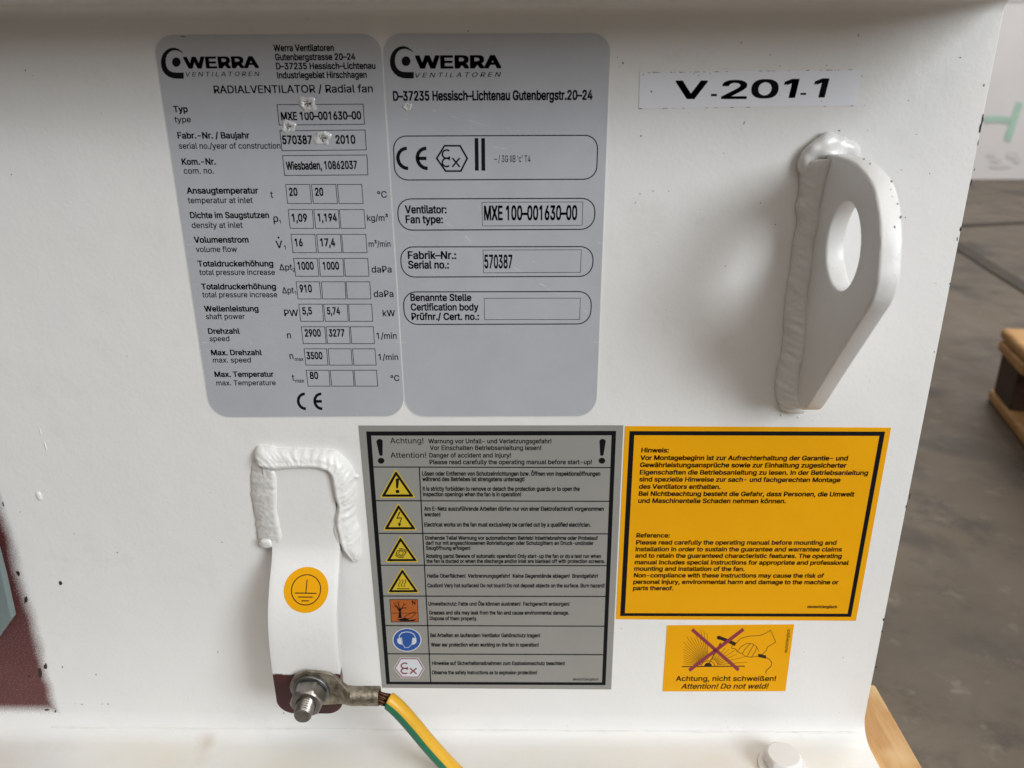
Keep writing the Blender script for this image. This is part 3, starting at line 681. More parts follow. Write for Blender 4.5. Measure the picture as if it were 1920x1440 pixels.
mk = Print(0, on_wall)
mk.path([(1846, 224), (1870, 223), (1893, 225)], 12)
mk.path([(1912, 192), (1906, 212), (1897, 238), (1889, 263)], 13)
mk.build('painted_mark', M_MARKER, wall)
mk = Print(0, lambda x, y: on_wall(x, y, 0.003))
for cx, cy, a, b in ((1858, 290, 9, 5), (1868, 300, 12, 5), (1898, 291, 12, 7), (1875, 312, 22, 4), (1908, 300, 8, 6)):
    mk.disc((cx, cy), a, b, 12)
M_SMUDGE = plain('grey_scuff', (0.67, 0.648, 0.655), 0.7, mott=.05)
mk.build('scuff_mark', M_SMUDGE, wall)
tr = bmesh.new()
zt_ = on_wall(1880, 2).z
box(tr, (-7, WD.y - 0.006, zt_), (8, WD.y - 0.001, zt_ + 0.02))
from_bm('panel_seam', tr, M_SMUDGE, wall)

# ------------------------------------------------------------------ welded frame of the fan
ZB = P(960, 1369).z
ZT = P(420, 7).z
XR = P(1757, 660).x
XL = -0.50
TH = 0.005
frame = thing('fan_base_frame', 'white painted steel base frame of the fan, with lifting eye and earthing strap welded on', 'machine frame', (0, 0, ZB - TH))


def profile(rt, rb):
    pts = [(-0.074, ZT), (-0.04, ZT)]
    for k in range(13):
        a = math.pi / 2 - k / 12 * math.pi / 2
        pts.append((-rt + rt * math.cos(a), ZT - rt + rt * math.sin(a)))
    for k in range(1, 24):
        pts.append((0.0, ZT - rt + (ZB + rb - ZT + rt) * k / 24))
    for k in range(15):
        a = -k / 14 * math.pi / 2
        pts.append((-rb + rb * math.cos(a), ZB + rb + rb * math.sin(a)))
    pts += [(-0.05, ZB), (-0.12, ZB)]
    return pts


pf = profile(0.007, 0.015)
bk = []
for i, (y, z) in enumerate(pf):
    a, b = pf[max(i - 1, 0)], pf[min(i + 1, len(pf) - 1)]
    t = Vector((b[0] - a[0], b[1] - a[1])).normalized()
    nn = Vector((-t.y, t.x))
    bk.append((y + nn.x * TH, z + nn.y * TH))
if bk[20][0] < 0:
    bk = [(2 * y - by, 2 * z - bz) for (y, z), (by, bz) in zip(pf, bk)]
NXS = 40
vs, fs = [], []
for j in range(NXS + 1):
    x = XL + (XR - XL) * j / NXS
    for src, off in ((pf, 0), (bk, 1)):
        for (y, z) in src:
            # the rolled sheet is not perfectly flat
            wv = 0.0006 * noise.noise(Vector((x * 6, z * 6, 3))) if (0 < j < NXS and abs(y) < 0.006) else 0
            vs.append((x, y, z))
npf = len(pf)
stp = 2 * npf
for j in range(NXS):
    for i in range(npf - 1):
        a = j * stp + i
        fs.append((a, a + 1, a + stp + 1, a + stp))
        b = a + npf
        fs.append((b, b + stp, b + stp + 1, b + 1))
    for i in (0, npf - 1):
        a = j * stp + i
        q = (a, a + npf, a + npf + stp, a + stp)
        fs.append(q if i else q[::-1])
for j in (0, NXS):
    for i in range(npf - 1):
        a = j * stp + i
        fs.append((a, a + 1, a + npf + 1, a + npf) if j else (a, a + npf, a + npf + 1, a + 1))
bm = bmesh.new()
bvs = [bm.verts.new(v) for v in vs]
for f in fs:
    bm.faces.new([bvs[i] for i in f])
sheet = from_bm('folded_sheet', bm, M_WEB, frame)
auto(sheet, 40)
bevel(sheet, 0.0006, 2, 50)


def tube(name, pts, rad, mat, parent, n=14, seed=0, lump=0.0, ripple=0.0, rp=0.004, squash=1.0, caps=True, sub=1, nscale=90, into=None):
    """a tube along 3-D points; lump and ripple give a weld bead its uneven look"""
    P3 = [Vector(q) for q in pts]
    # resample
    acc = [0]
    for a, b in zip(P3, P3[1:]):
        acc.append(acc[-1] + (b - a).length)
    L = acc[-1]
    m_ = max(2, int(L / (rp / 2.5 if ripple or lump else L / (len(pts) - 1))))
    def at(s):
        for i in range(len(acc) - 1):
            if s <= acc[i + 1] or i == len(acc) - 2:
                t = (s - acc[i]) / max(1e-9, acc[i + 1] - acc[i])
                # Catmull-Rom
                p0, p1, p2, p3 = P3[max(i - 1, 0)], P3[i], P3[i + 1], P3[min(i + 2, len(P3) - 1)]
                r_ = rad if isinstance(rad, (int, float)) else rad[i] * (1 - t) + rad[i + 1] * t
                return 0.5 * ((2 * p1) + (p2 - p0) * t + (2 * p0 - 5 * p1 + 4 * p2 - p3) * t * t + (3 * p1 - p0 - 3 * p2 + p3) * t ** 3), r_
    S = [at(L * k / m_) for k in range(m_ + 1)]
    ref = Vector((0, -1, 0))
    bm = into or bmesh.new()
    rings = []
    for k, (c, r_) in enumerate(S):
        t = (S[min(k + 1, m_)][0] - S[max(k - 1, 0)][0]).normalized()
        nn = (ref - t * ref.dot(t))
        nn = nn.normalized() if nn.length > 1e-4 else t.orthogonal().normalized()
        bb = t.cross(nn)
        e = min(k, m_ - k) * (L / m_)
        cap = 1.0 if not caps else min(1.0, math.sqrt(max(0.02, 1 - (1 - min(1, e / (r_ * 0.9))) ** 2)))
        ring = []
        for j in range(n):
            a = 2 * math.pi * j / n
            d = nn * math.cos(a) * squash + bb * math.sin(a)
            q = c + d * r_
            s_ = L * k / m_
            f = 1 + lump * noise.noise(q * nscale + Vector((seed, 0, 0))) * 2 \
                + ripple * math.sin(2 * math.pi * (s_ - abs(math.sin(a)) * r_ * 0.7) / rp + 3 * noise.noise(Vector((s_ * 60, seed, 1))))
            ring.append(bm.verts.new(c + d * r_ * cap * f))
        rings.append(ring)
    for a, b in zip(rings, rings[1:]):
        for j in range(n):
            bm.faces.new((a[j], a[(j + 1) % n], b[(j + 1) % n], b[j]))
    bm.faces.new(rings[0][::-1])
    bm.faces.new(rings[-1])
    if into:
        return None
    o = from_bm(name, bm, mat, parent, True)
    if sub:
        s = o.modifiers.new('sub', 'SUBSURF')
        s.levels = s.render_levels = sub
    return o


def blob(bm, c, rx, ry, rz, seed=0, lump=0.15, sub=3, nscale=140):
    r_ = bmesh.ops.create_icosphere(bm, subdivisions=sub, radius=1)
    for v in r_['verts']:
        q = v.co.copy()
        f = 1 + lump * noise.noise(Vector(c) * 50 + q * 1.3 + Vector((seed, 0, 0))) * 2
        v.co = Vector((q.x * rx, q.y * ry, q.z * rz)) * f + Vector(c)


def fillet(bm, outer, inner, bulge, nrm, seed=0, lip=0.0, rough=0.0005, ny=14, rip=0.00022, rp=0.0048):
    """a painted fillet weld: outer toe, inner toe (both lists of 3-D points) and how far it swells"""
    k_ = len(outer)
    bul = bulge if isinstance(bulge, (list, tuple)) else [bulge] * k_
    nl = nrm if isinstance(nrm, list) else [nrm] * k_

    def cr(L, i, t):
        p0, p1, p2, p3 = [L[max(0, min(k_ - 1, i + d))] for d in (-1, 0, 1, 2)]
        return 0.5 * ((2 * p1) + (p2 - p0) * t + (2 * p0 - 5 * p1 + 4 * p2 - p3) * t * t + (3 * p1 - p0 - 3 * p2 + p3) * t ** 3)
    rows_, s_ = [], 0.0
    last = None
    tot = sum((b - a).length for a, b in zip(outer, outer[1:]))
    for i in range(k_ - 1):
        st = max(2, int((outer[i + 1] - outer[i]).length / 0.0007))
        for j in range(st + (1 if i == k_ - 2 else 0)):
            t = j / st
            o_, n_ = cr(outer, i, t), cr(inner, i, t)
            if last is not None:
                s_ += (o_ - last).length
            last = o_
            nn = nl[i].lerp(nl[i + 1], t)
            b_ = bul[i] * (1 - t) + bul[i + 1] * t
            end = min(1.0, min(s_, max(0, tot - s_)) / 0.004)
            jo = noise.noise(Vector((s_ * 260, seed, 0))) * .0007
            row = []
            for y in range(ny + 1):
                v = y / ny
                q = o_.lerp(n_, v) + (o_ - n_).normalized() * jo * (1 - v)
                shape = math.sin(math.pi * min(1, v * .93 + .07 * v * v)) ** .55 if 0 < v < 1 else 0
                h = b_ * shape + lip * (math.exp(-((v - .86) / .09) ** 2) if v < 1 else 0)
                crn = noise.noise(Vector((s_ * 330 - v * 2.2, v * 1.1, seed))) + .5 * noise.noise(q * 700)
                h += (rough * crn + rip * math.sin(2 * math.pi * (s_ / rp - .8 * v * (1 - v) + .6 * noise.noise(q * 120)))) * math.sin(math.pi * v) ** .5 if 0 < v < 1 else 0
                q = q + nn * h * (end ** .5)
                if v in (0, 1):
                    q = q - nn * .0012
                row.append(bm.verts.new(q))
            rows_.append(row)
    for a, b in zip(rows_, rows_[1:]):
        for y in range(ny):
            bm.faces.new((a[y], a[y + 1], b[y + 1], b[y]))
    return bm


# seam of sealed paint along the lower fold
pts = [Vector((x, -0.0044 + 0.0002 * math.sin(x * 90), ZB + 0.0043)) for x in
       [P(105, 1367).x + (XR - 0.001 - P(105, 1367).x) * k / 40 for k in range(41)]]
tube('paint_seam', pts, 0.00055, M_WELD, frame, 8, 3, 0.35, 0, 0.004, sub=0, nscale=300)

# paint runs and nibs
bm = bmesh.new()
blob(bm, P(73, 930, 0.0002), 0.0017, 0.0008, 0.0032, 1, .08)
blob(bm, P(85, 836, 0.0001), 0.0005, 0.0003, 0.0028, 2, .1)
blob(bm, P(75, 808, 0.0001), 0.0004, 0.0002, 0.0026, 2, .1)
for (x, y, r) in ((510, 833, 1.4), (617, 933, 1.9), (579, 972, 1.3), (1455, 764, 1.5), (1465, 778, 2.4), (1410, 600, 1.4),
                  (1497, 782, 1.6), (1451, 727, 1.3), (1576, 245, 1.3), (1628, 244, 1.0), (1583, 258, 1.1), (656, 1060, 1.2),
                  (1408, 616, .8), (663, 890, 1.4), (558, 838, 1.2), (130, 380, 1.0), (84, 250, .9), (220, 640, .8)):
    s = r * 0.00027
    blob(bm, P(x, y, 0.0001), s * 1.2, s, s, r, .15, 2)
from_bm('paint_run', bm, M_GLOSS, frame, True)['kind'] = 'stuff'

# chips and specks through the paint
bm = bmesh.new()


def chip(x, y, w, h, p=0.00012, ang=0.0, n=9, at=None):
    vv = []
    for k in range(n):
        a = 2 * math.pi * k / n
        q = rnd.uniform(0.6, 1.1)
        dx, dy = w * q * math.cos(a), h * q * math.sin(a)
        ca, sa = math.cos(ang), math.sin(ang)
        vv.append(bm.verts.new((at or P)(x + dx * ca - dy * sa, y + dx * sa + dy * ca, p)))
    bm.faces.new(vv[::-1])


for c in ((1168, 118, 1.8, 2.6), (1444, 103, 1.2, 1.2), (1463, 123, 1.3, 1), (1550, 123, 1.4, 1.2), (1202, 255, 2, 1.2, .00012, -.7),
          (1395, 231, 4, .8, .00012, -1.1), (1225, 358, 2, .8), (1254, 358, 1.2, .7), (1200, 363, .8, 2), (1192, 380, 3, .6, .00012, -1),
          (1357, 287, 1, .8), (1573, 245, 2, 1.6), (1628, 244, 1.3, 1.3), (1743, 325, 1.2, 1.2), (1703, 188, 1.6, 1.4), (1800, 108, 1.6, 1.4),
          (1718, 252, 1.3, 1), (113, 1094, 3.8, 4.6), (38, 960, 1, 1), (140, 1001, 1, .8), (220, 1036, 1.6, 1), (117, 1251, 1.6, 1.6),
          (180, 1265, 1.4, 1.2), (203, 1320, 1, 1.6), (192, 1320, 1, .8), (154, 1321, 1.4, 1.2), (141, 1320, .8, .8), (57, 1351, 6, 1.6),
          (78, 1362, 5, 2.5, .00012, .3), (60, 1375, 6, 1, .00012, -.2), (88, 1331, 5, 2), (532, 1337, 1.4, 1.2), (510, 1353, 1.3, 1),
          (102, 1342, 3.2, 12, .00012, .1), (6, 945, 1.5, 6, .00012, -.2), (34, 1075, 4, 7, .00012, -.4), (49, 1124, 3.5, 9, .00012, .1), (75, 1262, 4, 13, .00012, -.2),
          (85, 1250, 4, 7), (55, 1268, 3, 3), (529, 20, 1.2, 1), (565, 28, 1.2, 1), (577, 36, 1.3, 1), (878, 58, 1.6, 1.2), (1158, 108, 1, 1),
          (262, 26, 1, 1), (1290, 18, 3, .8), (1390, 80, 4, .7, .00012, -1.1), (1610, 66, 4, .8, .00012, -1.2)):
    chip(*c)
for k in range(150):
    x, y = rnd.uniform(10, 1820), rnd.uniform(90, 1340)
    if 280 < x < 1160 and y < 790:
        continue
    if x > 1750 - (y - 660) * 0.19:
        continue
    s = 0.45 + 0.9 * rnd.random() ** 3
    chip(x, y, s, s * rnd.uniform(.6, 1.3))
# chipped right-hand edge
for (x, y, w, h) in ((1850, 160, 1.6, 3), (1847, 225, 2.2, 17), (1843, 240, 2.6, 9), (1839, 268, 1, 7), (1832, 318, 1.2, 3), (1826, 343, 1.6, 9),
                     (1806, 430, 2, 6), (1800, 448, 1.2, 4), (1786, 532, 1.8, 2), (1757, 660, 1, 2), (1711, 930, 1.3, 7), (1704, 950, 1.2, 4),
                     (1662, 1162, 2.2, 3), (1659, 1184, 2.2, 2.4), (1648, 1251, 2.6, 2)):
    chip(x - 5.0, y, w * .9, h, 0.00012, 0.19)
ch = from_bm('paint_chip', bm, M_CHIP, frame)
ch['kind'] = 'stuff'

# ---- lifting eye
X0 = P(1479, 742).x
LT = 0.0098
outl = [(1540, 288), (1566, 291), (1595, 301), (1616, 318), (1633, 341), (1642, 368), (1648, 407), (1650, 449), (1648, 490), (1645, 524), (1638, 552),
        (1629, 573), (1612, 600), (1589, 637), (1564, 677), (1537, 721), (1515, 757), (1505, 768), (1492, 766)]
yz = []
for (x, y) in outl:
    q = XP(x, y, X0)
    yz.append((q.y, q.z))
yz = [(0.002, yz[0][1])] + yz + [(0.002, yz[-1][1])]
hl, hr = XP(1546.5, 470, X0), XP(1614, 452, X0)
ht, hb = XP(1578, 373.5, X0), XP(1577, 549, X0)
hc = ((hl.y + hr.y) / 2, (ht.z + hb.z) / 2)
hry, hrz = abs(hl.y - hr.y) / 2, abs(ht.z - hb.z) / 2
cu = bpy.data.curves.new('eye', 'CURVE')
cu.dimensions = '2D'
cu.fill_mode = 'BOTH'
cu.extrude = LT / 2 - 0.0015
cu.bevel_depth = 0.0015
cu.bevel_resolution = 2
cu.offset = -0.0015


def smooth_loop(pts, lock=(0, -1), k=4):
    out = []
    n_ = len(pts)
    for i in range(n_ - 1):
        p0, p1, p2, p3 = [Vector(pts[max(0, min(n_ - 1, i + d))]) for d in (-1, 0, 1, 2)]
        for j in range(k):
            t = j / k
            out.append(0.5 * ((2 * p1) + (p2 - p0) * t + (2 * p0 - 5 * p1 + 4 * p2 - p3) * t * t + (3 * p1 - p0 - 3 * p2 + p3) * t ** 3))
    out.append(Vector(pts[-1]))
    return out


core = smooth_loop(yz[1:-1])
core = [Vector(yz[0])] + core + [Vector(yz[-1])]
for loop in (core, [Vector((hc[0] + hry * math.cos(2 * math.pi * k / 56), hc[1] + hrz * math.sin(2 * math.pi * k / 56))) for k in range(56)]):
    s = cu.splines.new('POLY')
    s.points.add(len(loop) - 1)
    for pt, q in zip(s.points, loop):
        pt.co = (q.x, q.y, 0, 1)
    s.use_cyclic_u = True
to = bpy.data.objects.new('t', cu)
tm = to.to_mesh()
evs = [Vector((X0 + LT / 2 + v.co.z, v.co.x, v.co.y)) for v in tm.vertices]
efs = [tuple(p_.vertices) for p_ in tm.polygons]
to.to_mesh_clear()
bpy.data.objects.remove(to)
bm = bmesh.new()
bb_ = [bm.verts.new(v) for v in evs]
for f in efs:
    try:
        bm.faces.new([bb_[i] for i in f])
    except ValueError:
        pass
bmesh.ops.remove_doubles(bm, verts=bm.verts, dist=1e-6)
eye = from_bm('lifting_eye', bm, M_PAINT, frame)
auto(eye, 30)
eye['label'] = 'upright lifting lug with a round hole, welded to the sheet'

zt_, zb_ = P(1500, 318).z, P(1452, 752).z
wl_ = [((1502, 300), (1560, 298)), ((1497, 330), (1551, 330)), ((1496, 365), (1543, 368)), ((1490, 386), (1538, 392)), ((1493, 417), (1535, 422)), ((1484, 459), (1526, 459)), ((1480, 501), (1523, 501)),
       ((1473.5, 542), (1516, 542)), ((1469, 583), (1512, 583)), ((1467, 625), (1510, 625)), ((1462, 667), (1506, 667)), ((1454, 698), (1500, 698)), ((1452, 729), (1497.5, 729)), ((1456, 750), (1497, 748)), ((1466, 766), (1500, 764))]
nw = Vector((-.75, -.66, 0))
bm = fillet(bmesh.new(), [P(*a_) for a_, b_ in wl_], [XP(b_[0], b_[1], X0) for a_, b_ in wl_], [.0030, .0018, .0016, .0022, .0014, .0016, .0013, .0014, .0016, .0012, .0015, .0016, .0018, .0018, .0010], nw, 5, 0.0, 0.0011, 18, .00004, .0055)
from_bm('weld_bead', bm, M_WELD, eye, True)
zt_, zb_ = P(1500, 318).z, P(1452, 752).z
wp = [Vector((X0 + LT + 0.0003, -0.0012, zt_ + (zb_ - zt_) * k / 12)) for k in range(13)]
tube('weld_bead', wp, 0.0066, M_WELD, eye, 16, 9, 0.10, 0.02, 0.0042)
# bottom end of the bead
tube('weld_bead', [P(1462, 752, 0.001), P(1480, 760, 0.003), P(1500, 764, 0.003), P(1512, 760, 0.002)], [0.0035, 0.0042, 0.0040, 0.003], M_WELD, eye, 14, 12, 0.16, 0.02, 0.003)
bm = bmesh.new()
for q in ((1549, 272, .003, .0062, .0042, .0066), (1570, 277, .003, .0062, .0038, .0058), (1528, 290, .003, .0056, .0046, .0080),
          (1590, 279, .002, .0058, .0036, .0044), (1601, 287, .001, .0040, .0030, .0040), (1556, 290, .006, .0070, .004, .0050), (1515, 306, .003, .0052, .0042, .0080)):
    blob(bm, P(q[0], q[1], q[2]), q[3], q[4], q[5], q[0] % 7, .10, 3)
bl = from_bm('paint_lump', bm, M_GLOSS, eye, True)
rm_ = bl.modifiers.new('merge', 'REMESH')
rm_.mode, rm_.voxel_size, rm_.use_smooth_shade = 'VOXEL', 0.00045, True
sm = bl.modifiers.new('soft', 'SMOOTH')
sm.iterations, sm.factor = 60, 0.7
bm = bmesh.new()
for k in range(9):
    t_ = rnd.choice((rnd.uniform(.10, .17), rnd.uniform(.2, .36), rnd.uniform(.2, .36)))
    i_ = min(len(core) - 4, 1 + int(t_ * (len(core) - 4)))
    q_ = core[i_].lerp(core[i_ + 1], rnd.random())
    w_ = rnd.uniform(.25, .65)
    blob(bm, (X0 + LT * rnd.uniform(.62, .93), q_.x, q_.y), w_ * .0006, w_ * .0005, w_ * .0009, k, .4, 2)
chp = from_bm('rust_spot', bm, M_CHIP, eye, True)

# ---- earthing strap
ZK = lambda y, p: P(575, y, p).z
keys = [(0.0052, ZK(859, .0055)), (0.0055, ZK(930, .0055)), (0.0062, ZK(1012, .006)), (0.0095, ZK(1046, .0095)), (0.0185, ZK(1092, .0185)),
        (0.0268, ZK(1142, .0268)), (0.0315, ZK(1188, .0315)), (0.0336, ZK(1235, .0336)), (0.0340, ZK(1285, .034)), (0.0340, ZK(1338, .034))]
prof = smooth_loop(keys, k=8)
arc = [0.0]
for a, b in zip(prof, prof[1:]):
    arc.append(arc[-1] + (b - a).length)
SL = arc[-1]
XA, XB = P(514, 1285, .034).x, P(639.5, 1285, .034).x
XM, HW = (XA + XB) / 2, (XB - XA) / 2


def on_prof(s, off=0.0):
    s = max(0, min(SL, s))
    for i in range(len(arc) - 1):
        if s <= arc[i + 1]:
            t = (s - arc[i]) / (arc[i + 1] - arc[i])
            q = prof[i].lerp(prof[i + 1], t)
            a, b = prof[max(i - 1, 0)], prof[min(i + 2, len(prof) - 1)]
            d = (b - a).normalized()
            nn = Vector((-d.y, d.x))
            if nn.x < 0:
                nn = -nn
            return q + nn * off
    return prof[-1].copy()


def on_strap(x, s, off=0.0):
    q = on_prof(s, off)
    return Vector((x, -q.x, q.y))


RC = 0.0105
rows = [SL * k / 70 for k in range(62)] + [SL - RC * (1 - math.sin(math.pi / 2 * k / 10)) for k in range(1, 11)]
rows = sorted(set(r_ for r_ in rows))
bm = bmesh.new()
grid = []
for s in rows:
    e = SL - s
    w = HW if e >= RC else HW - RC + math.sqrt(max(0, RC * RC - (RC - e) ** 2))
    grid.append([bm.verts.new(on_strap(XM + w * (j / 6 - 1), s)) for j in range(13)])
for a, b in zip(grid, grid[1:]):
    for j in range(12):
        bm.faces.new((a[j], b[j], b[j + 1], a[j + 1]))
strap = from_bm('earthing_strap', bm, M_STRAP, frame)
strap['label'] = 'flat bar bent away from the sheet, its bolted end left in dark red primer'
for p_ in strap.data.polygons[:1]:
    flip = p_.normal.y > 0
if flip:
    strap.data.flip_normals()
so = strap.modifiers.new('thick', 'SOLIDIFY')
so.thickness, so.offset = 0.006, -1
auto(strap, 40)
bevel(strap, 0.0009, 3, 45)

F_ = .0062
st_ = [((484, 1027), (522, 1026), .001, .0050), ((482, 1005), (530, 1012), .0022, F_), ((479, 975), (525, 984), .0022, F_), ((474, 950), (519, 956), .0016, F_), ((470, 925), (519, 931), .0018, F_), ((470, 880), (517, 895), .0016, F_),
       ((474, 864), (511, 884), .0016, F_)]
fillet(bm0 := bmesh.new(), [P(*a_) for a_, b_, c_, d_ in st_], [P(b_[0], b_[1], d_) for a_, b_, c_, d_ in st_], [c_ for a_, b_, c_, d_ in st_], Vector((-.35, -.93, 0)), 3, .0002, .0009, 18, .00010, .011)
from_bm('weld_bead', bm0, M_WELD, strap, True)
st_ = [((479, 862), (484, 872), .0020, .003), ((479, 843), (496, 878), .0040, F_), ((490, 833.4), (516, 882), .0042, F_), ((527, 838.6), (541, 880), .0038, F_), ((579, 841), (567, 878.5), .0038, F_), ((610, 841.5), (593, 879.5), .0040, F_),
       ((630, 844), (612, 885), .0042, F_), ((650, 860), (619, 893), .0046, F_), ((664, 882), (622, 908), .0046, F_), ((669, 926), (627, 934), .0042, F_), ((667.5, 949), (632, 950), .0034, F_), ((669, 975), (628, 976), .0036, F_),
       ((676, 991), (632, 1001), .0036, .0060), ((677, 1018), (640, 1026), .0036, .0055), ((678, 1040), (656, 1046), .0032, .0012), ((671, 1054), (665, 1055), .0016, .0005)]
UPN = [Vector((-.3, -.9, .3)), Vector((-.1, -.9, .4))] + [Vector((0, -.9, .4))] * 4 + [Vector((.1, -.9, .35)), Vector((.25, -.93, .2))] + [Vector((.22, -.97, 0))] * 8
fillet(bm0 := bmesh.new(), [P(*a_) for a_, b_, c_, d_ in st_], [P(b_[0], b_[1], d_) for a_, b_, c_, d_ in st_], [c_ for a_, b_, c_, d_ in st_], UPN, 8, .0010, .0007, 18, .00008, .012)
from_bm('weld_bead', bm0, M_WELD, strap, True)
bm = bmesh.new()
for q in ((640, 968, .0055, .0020, .0012, .0050), (634, 1000, .0060, .0026, .0010, .0080), (668, 893, .0, .0020, .0016, .0016), (502, 1018, .0045, .0050, .0026, .0036)):
    blob(bm, P(q[0], q[1], q[2]), q[3], q[4], q[5], q[0] % 5, .2)
wb = from_bm('paint_lump', bm, M_WELD, strap, True)
wb['kind'] = 'stuff'
rm_ = wb.modifiers.new('merge', 'REMESH')
rm_.mode, rm_.voxel_size, rm_.use_smooth_shade = 'VOXEL', 0.0005, True
sm = wb.modifiers.new('soft', 'SMOOTH')
sm.iterations, sm.factor = 10, 0.6

# galvanised plate that stands in front of the primer patch
gp = [(-150, 915), (-45, 940), (-14, 1012), (4, 1080), (22, 1160), (-6, 1200), (-60, 1262), (-150, 1275)]
t = thing('galvanised_plate', 'grey green galvanised plate corner in front of the dark red primer patch', 'metal plate', P(-60, 1262, 0.012))
o = slab('plate', gp, 0.009, 0.014, M_GALV, t)
bevel(o, 0.0006, 2)
bm = bmesh.new()
c = P(-90, 1100, 0.007)
r_ = bmesh.ops.create_cone(bm, cap_ends=True, segments=24, radius1=0.008, radius2=0.008, depth=0.011, matrix=Matrix.Translation(c) @ Matrix.Rotation(math.pi / 2, 4, 'X'))
from_bm('spacer', bm, M_GALV, t)


# ------------------------------------------------------------------ nameplates
LP, KP = 0.00032, 0.00036            # film face, ink above it


def label_root(name, label, cat, q, group=None):
    c = P((q[3][0] + q[2][0]) / 2, q[3][1], 0)
    return thing(name, label, cat, (c.x, -0.0001, c.z), group)


def grow(q, d):
    cx, cy = sum(a[0] for a in q) / 4, sum(a[1] for a in q) / 4
    return [(x + (d if x > cx else -d), y + (d if y > cy else -d)) for x, y in q]


def rect4(x0t, x1t, yt, x0b, x1b, yb):
    return [(x0t, yt), (x1t, yt), (x1b, yb), (x0b, yb)]


def logo(pr, ox, oy, k):
    """arc with a ball, ox oy the ball's centre, k scale"""
    T = lambda x, y: (ox + (x - 256) * .2396 * k, oy + (y - 270) * .2396 * k)
    outer = [(317, 205), (300, 182), (272, 162), (240, 152), (205, 156), (175, 172), (150, 198), (135, 232), (130, 268), (133, 305), (145, 340),
             (165, 368), (195, 390), (230, 402), (270, 405), (317, 405)]
    inner = [(317, 205), (297, 190), (272, 178), (245, 173), (220, 177), (198, 190), (180, 212), (171, 240), (169, 270), (174, 300), (186, 325),
             (205, 343), (228, 352), (255, 355), (285, 355), (317, 355)]
    v = [pr.at(*T(*q)) for q in outer] + [pr.at(*T(*q)) for q in inner]
    n_ = len(outer)
    pr.add(v, [(i, i + 1, n_ + i + 1, n_ + i) for i in range(1, n_ - 1)] + [(0, 1, n_ + 1)])
    pr.disc((ox, oy), 8.3 * k, 9.1 * k)


def ce(pr, x0, x1, xe0, xe1, yt, yb, w):
    ym, ry = (yt + yb) / 2, (yb - yt) / 2 - w / 2
    for a, b, e in ((x0, x1, 0), (xe0, xe1, 1)):
        sl = (b - a) * .10
        rx = ry * 0.93
        cx = a + w / 2 + rx
        pts = []
        amax = 92
        for k in range(21):
            an = math.radians(180 - amax + 2 * amax * k / 20)
            xx, yy = cx + rx * math.cos(an), ym - ry * math.sin(an)
            pts.append((min(xx, b + 1) + (yy - ym) / ry * sl * .5, yy))
        pr.path(pts, w)
        if e:
            pr.line((a + w / 2, ym), (b - (b - a) * .18, ym), w)


def ex_mark(pr, x0, y0, x1, y1, w):
    """epsilon and x of the explosion-protection sign inside the box given"""
    W, H = x1 - x0, y1 - y0
    e = []
    xe = x0 + W * 0.46
    for cy, ry in ((y0 + H * .26, H * .24), (y0 + H * .74, H * .24)):
        for k in range(13):
            a = math.radians(50 + (310 - 50) * k / 12)
            e.append((x0 + W * .26 + W * .24 * math.cos(a), cy - ry * math.sin(a)))
    pr.path(e, w)
    pr.line((x0 + W * .58, y0 + H * .48), (x1, y1), w)
    pr.line((x1, y0 + H * .48), (x0 + W * .58, y1), w)


B1, B2 = 0.027, 0.031
# --- left rating plate
q = [(287, 66), (713, 63), (759, 780), (395, 782)]
t = label_root('rating_plate', 'silver rating plate full of technical data rows, three punched holes through its film', 'nameplate', q)
slab('film_edge', rounded(grow(q, 1.2), 38), -0.0004, LP - .00008, M_PLEDGE, t)
slab('plate_face', rounded(q, 37), 0.0001, LP, M_PLATE, t)
pr = Print(KP)
logo(pr, 330.6, 116.5, .96)
pr.text('WERRA', 346, 128, 486, 126.8, 20.5, 0.030, 0.0)
pr.text('VENTILATOREN', 349, 143.6, 487.4, 142.4, 8.2, 0.004, 0.22, 0.16)
for s, x0, x1, y0, y1 in (('Werra Ventilatoren', 513.3, 626.5, 95.8, 95.4), ('Gutenbergstrasse 20–24', 516, 666.6, 113, 112), ('D–37235 Hessisch–Lichtenau', 518, 704.4, 130, 129), ('Industriegebiet Hirschhagen', 520, 688, 146.8, 145.8)):
    pr.text(s, x0, y0, x1, y1, 11.8, B1)
pr.text('RADIALVENTILATOR / Radial fan', 401.5, 175, 699.4, 173, 14.2, 0.014)
rows_ = (('Typ', 325.8, 352.6, 210.4, 'type', 328, 358.4, 229.5), ('Fabr.-Nr. / Baujahr', 333.4, 468.4, 259.7, 'serial no./year of construction', 336, 526.4, 279),
         ('Kom.-Nr.', 341.4, 405, 308.8, 'com. no.', 345, 401.5, 325.7), ('Ansaugtemperatur', 350.7, 484.8, 363, 'temperatur at inlet', 353, 474.5, 381),
         ('Dichte im Saugstutzen', 357, 505, 409, 'density at inlet', 360, 455.4, 427.5), ('Volumenstrom', 364.3, 466.6, 455, 'volume flow', 368, 445, 472.6),
         ('Totaldruckerhöhung', 371.5, 512.9, 499.6, 'total pressure increase', 374.4, 516, 515.7), ('Totaldruckerhöhung', 378, 518, 542.5, 'total pressure increase', 380, 520.3, 557.6),
         ('Wellenleistung', 383.5, 485.3, 584, 'shaft power', 386.6, 459.7, 598.4), ('Drehzahl', 390.7, 450, 625.9, 'speed', 393.3, 431, 639.8),
         ('Max. Drehzahl', 396.3, 491.4, 666, 'max. speed', 399.4, 471.3, 679.8), ('Max. Temperatur', 402.8, 513.7, 706.6, 'max. Temperature', 406, 517.3, 722.5))
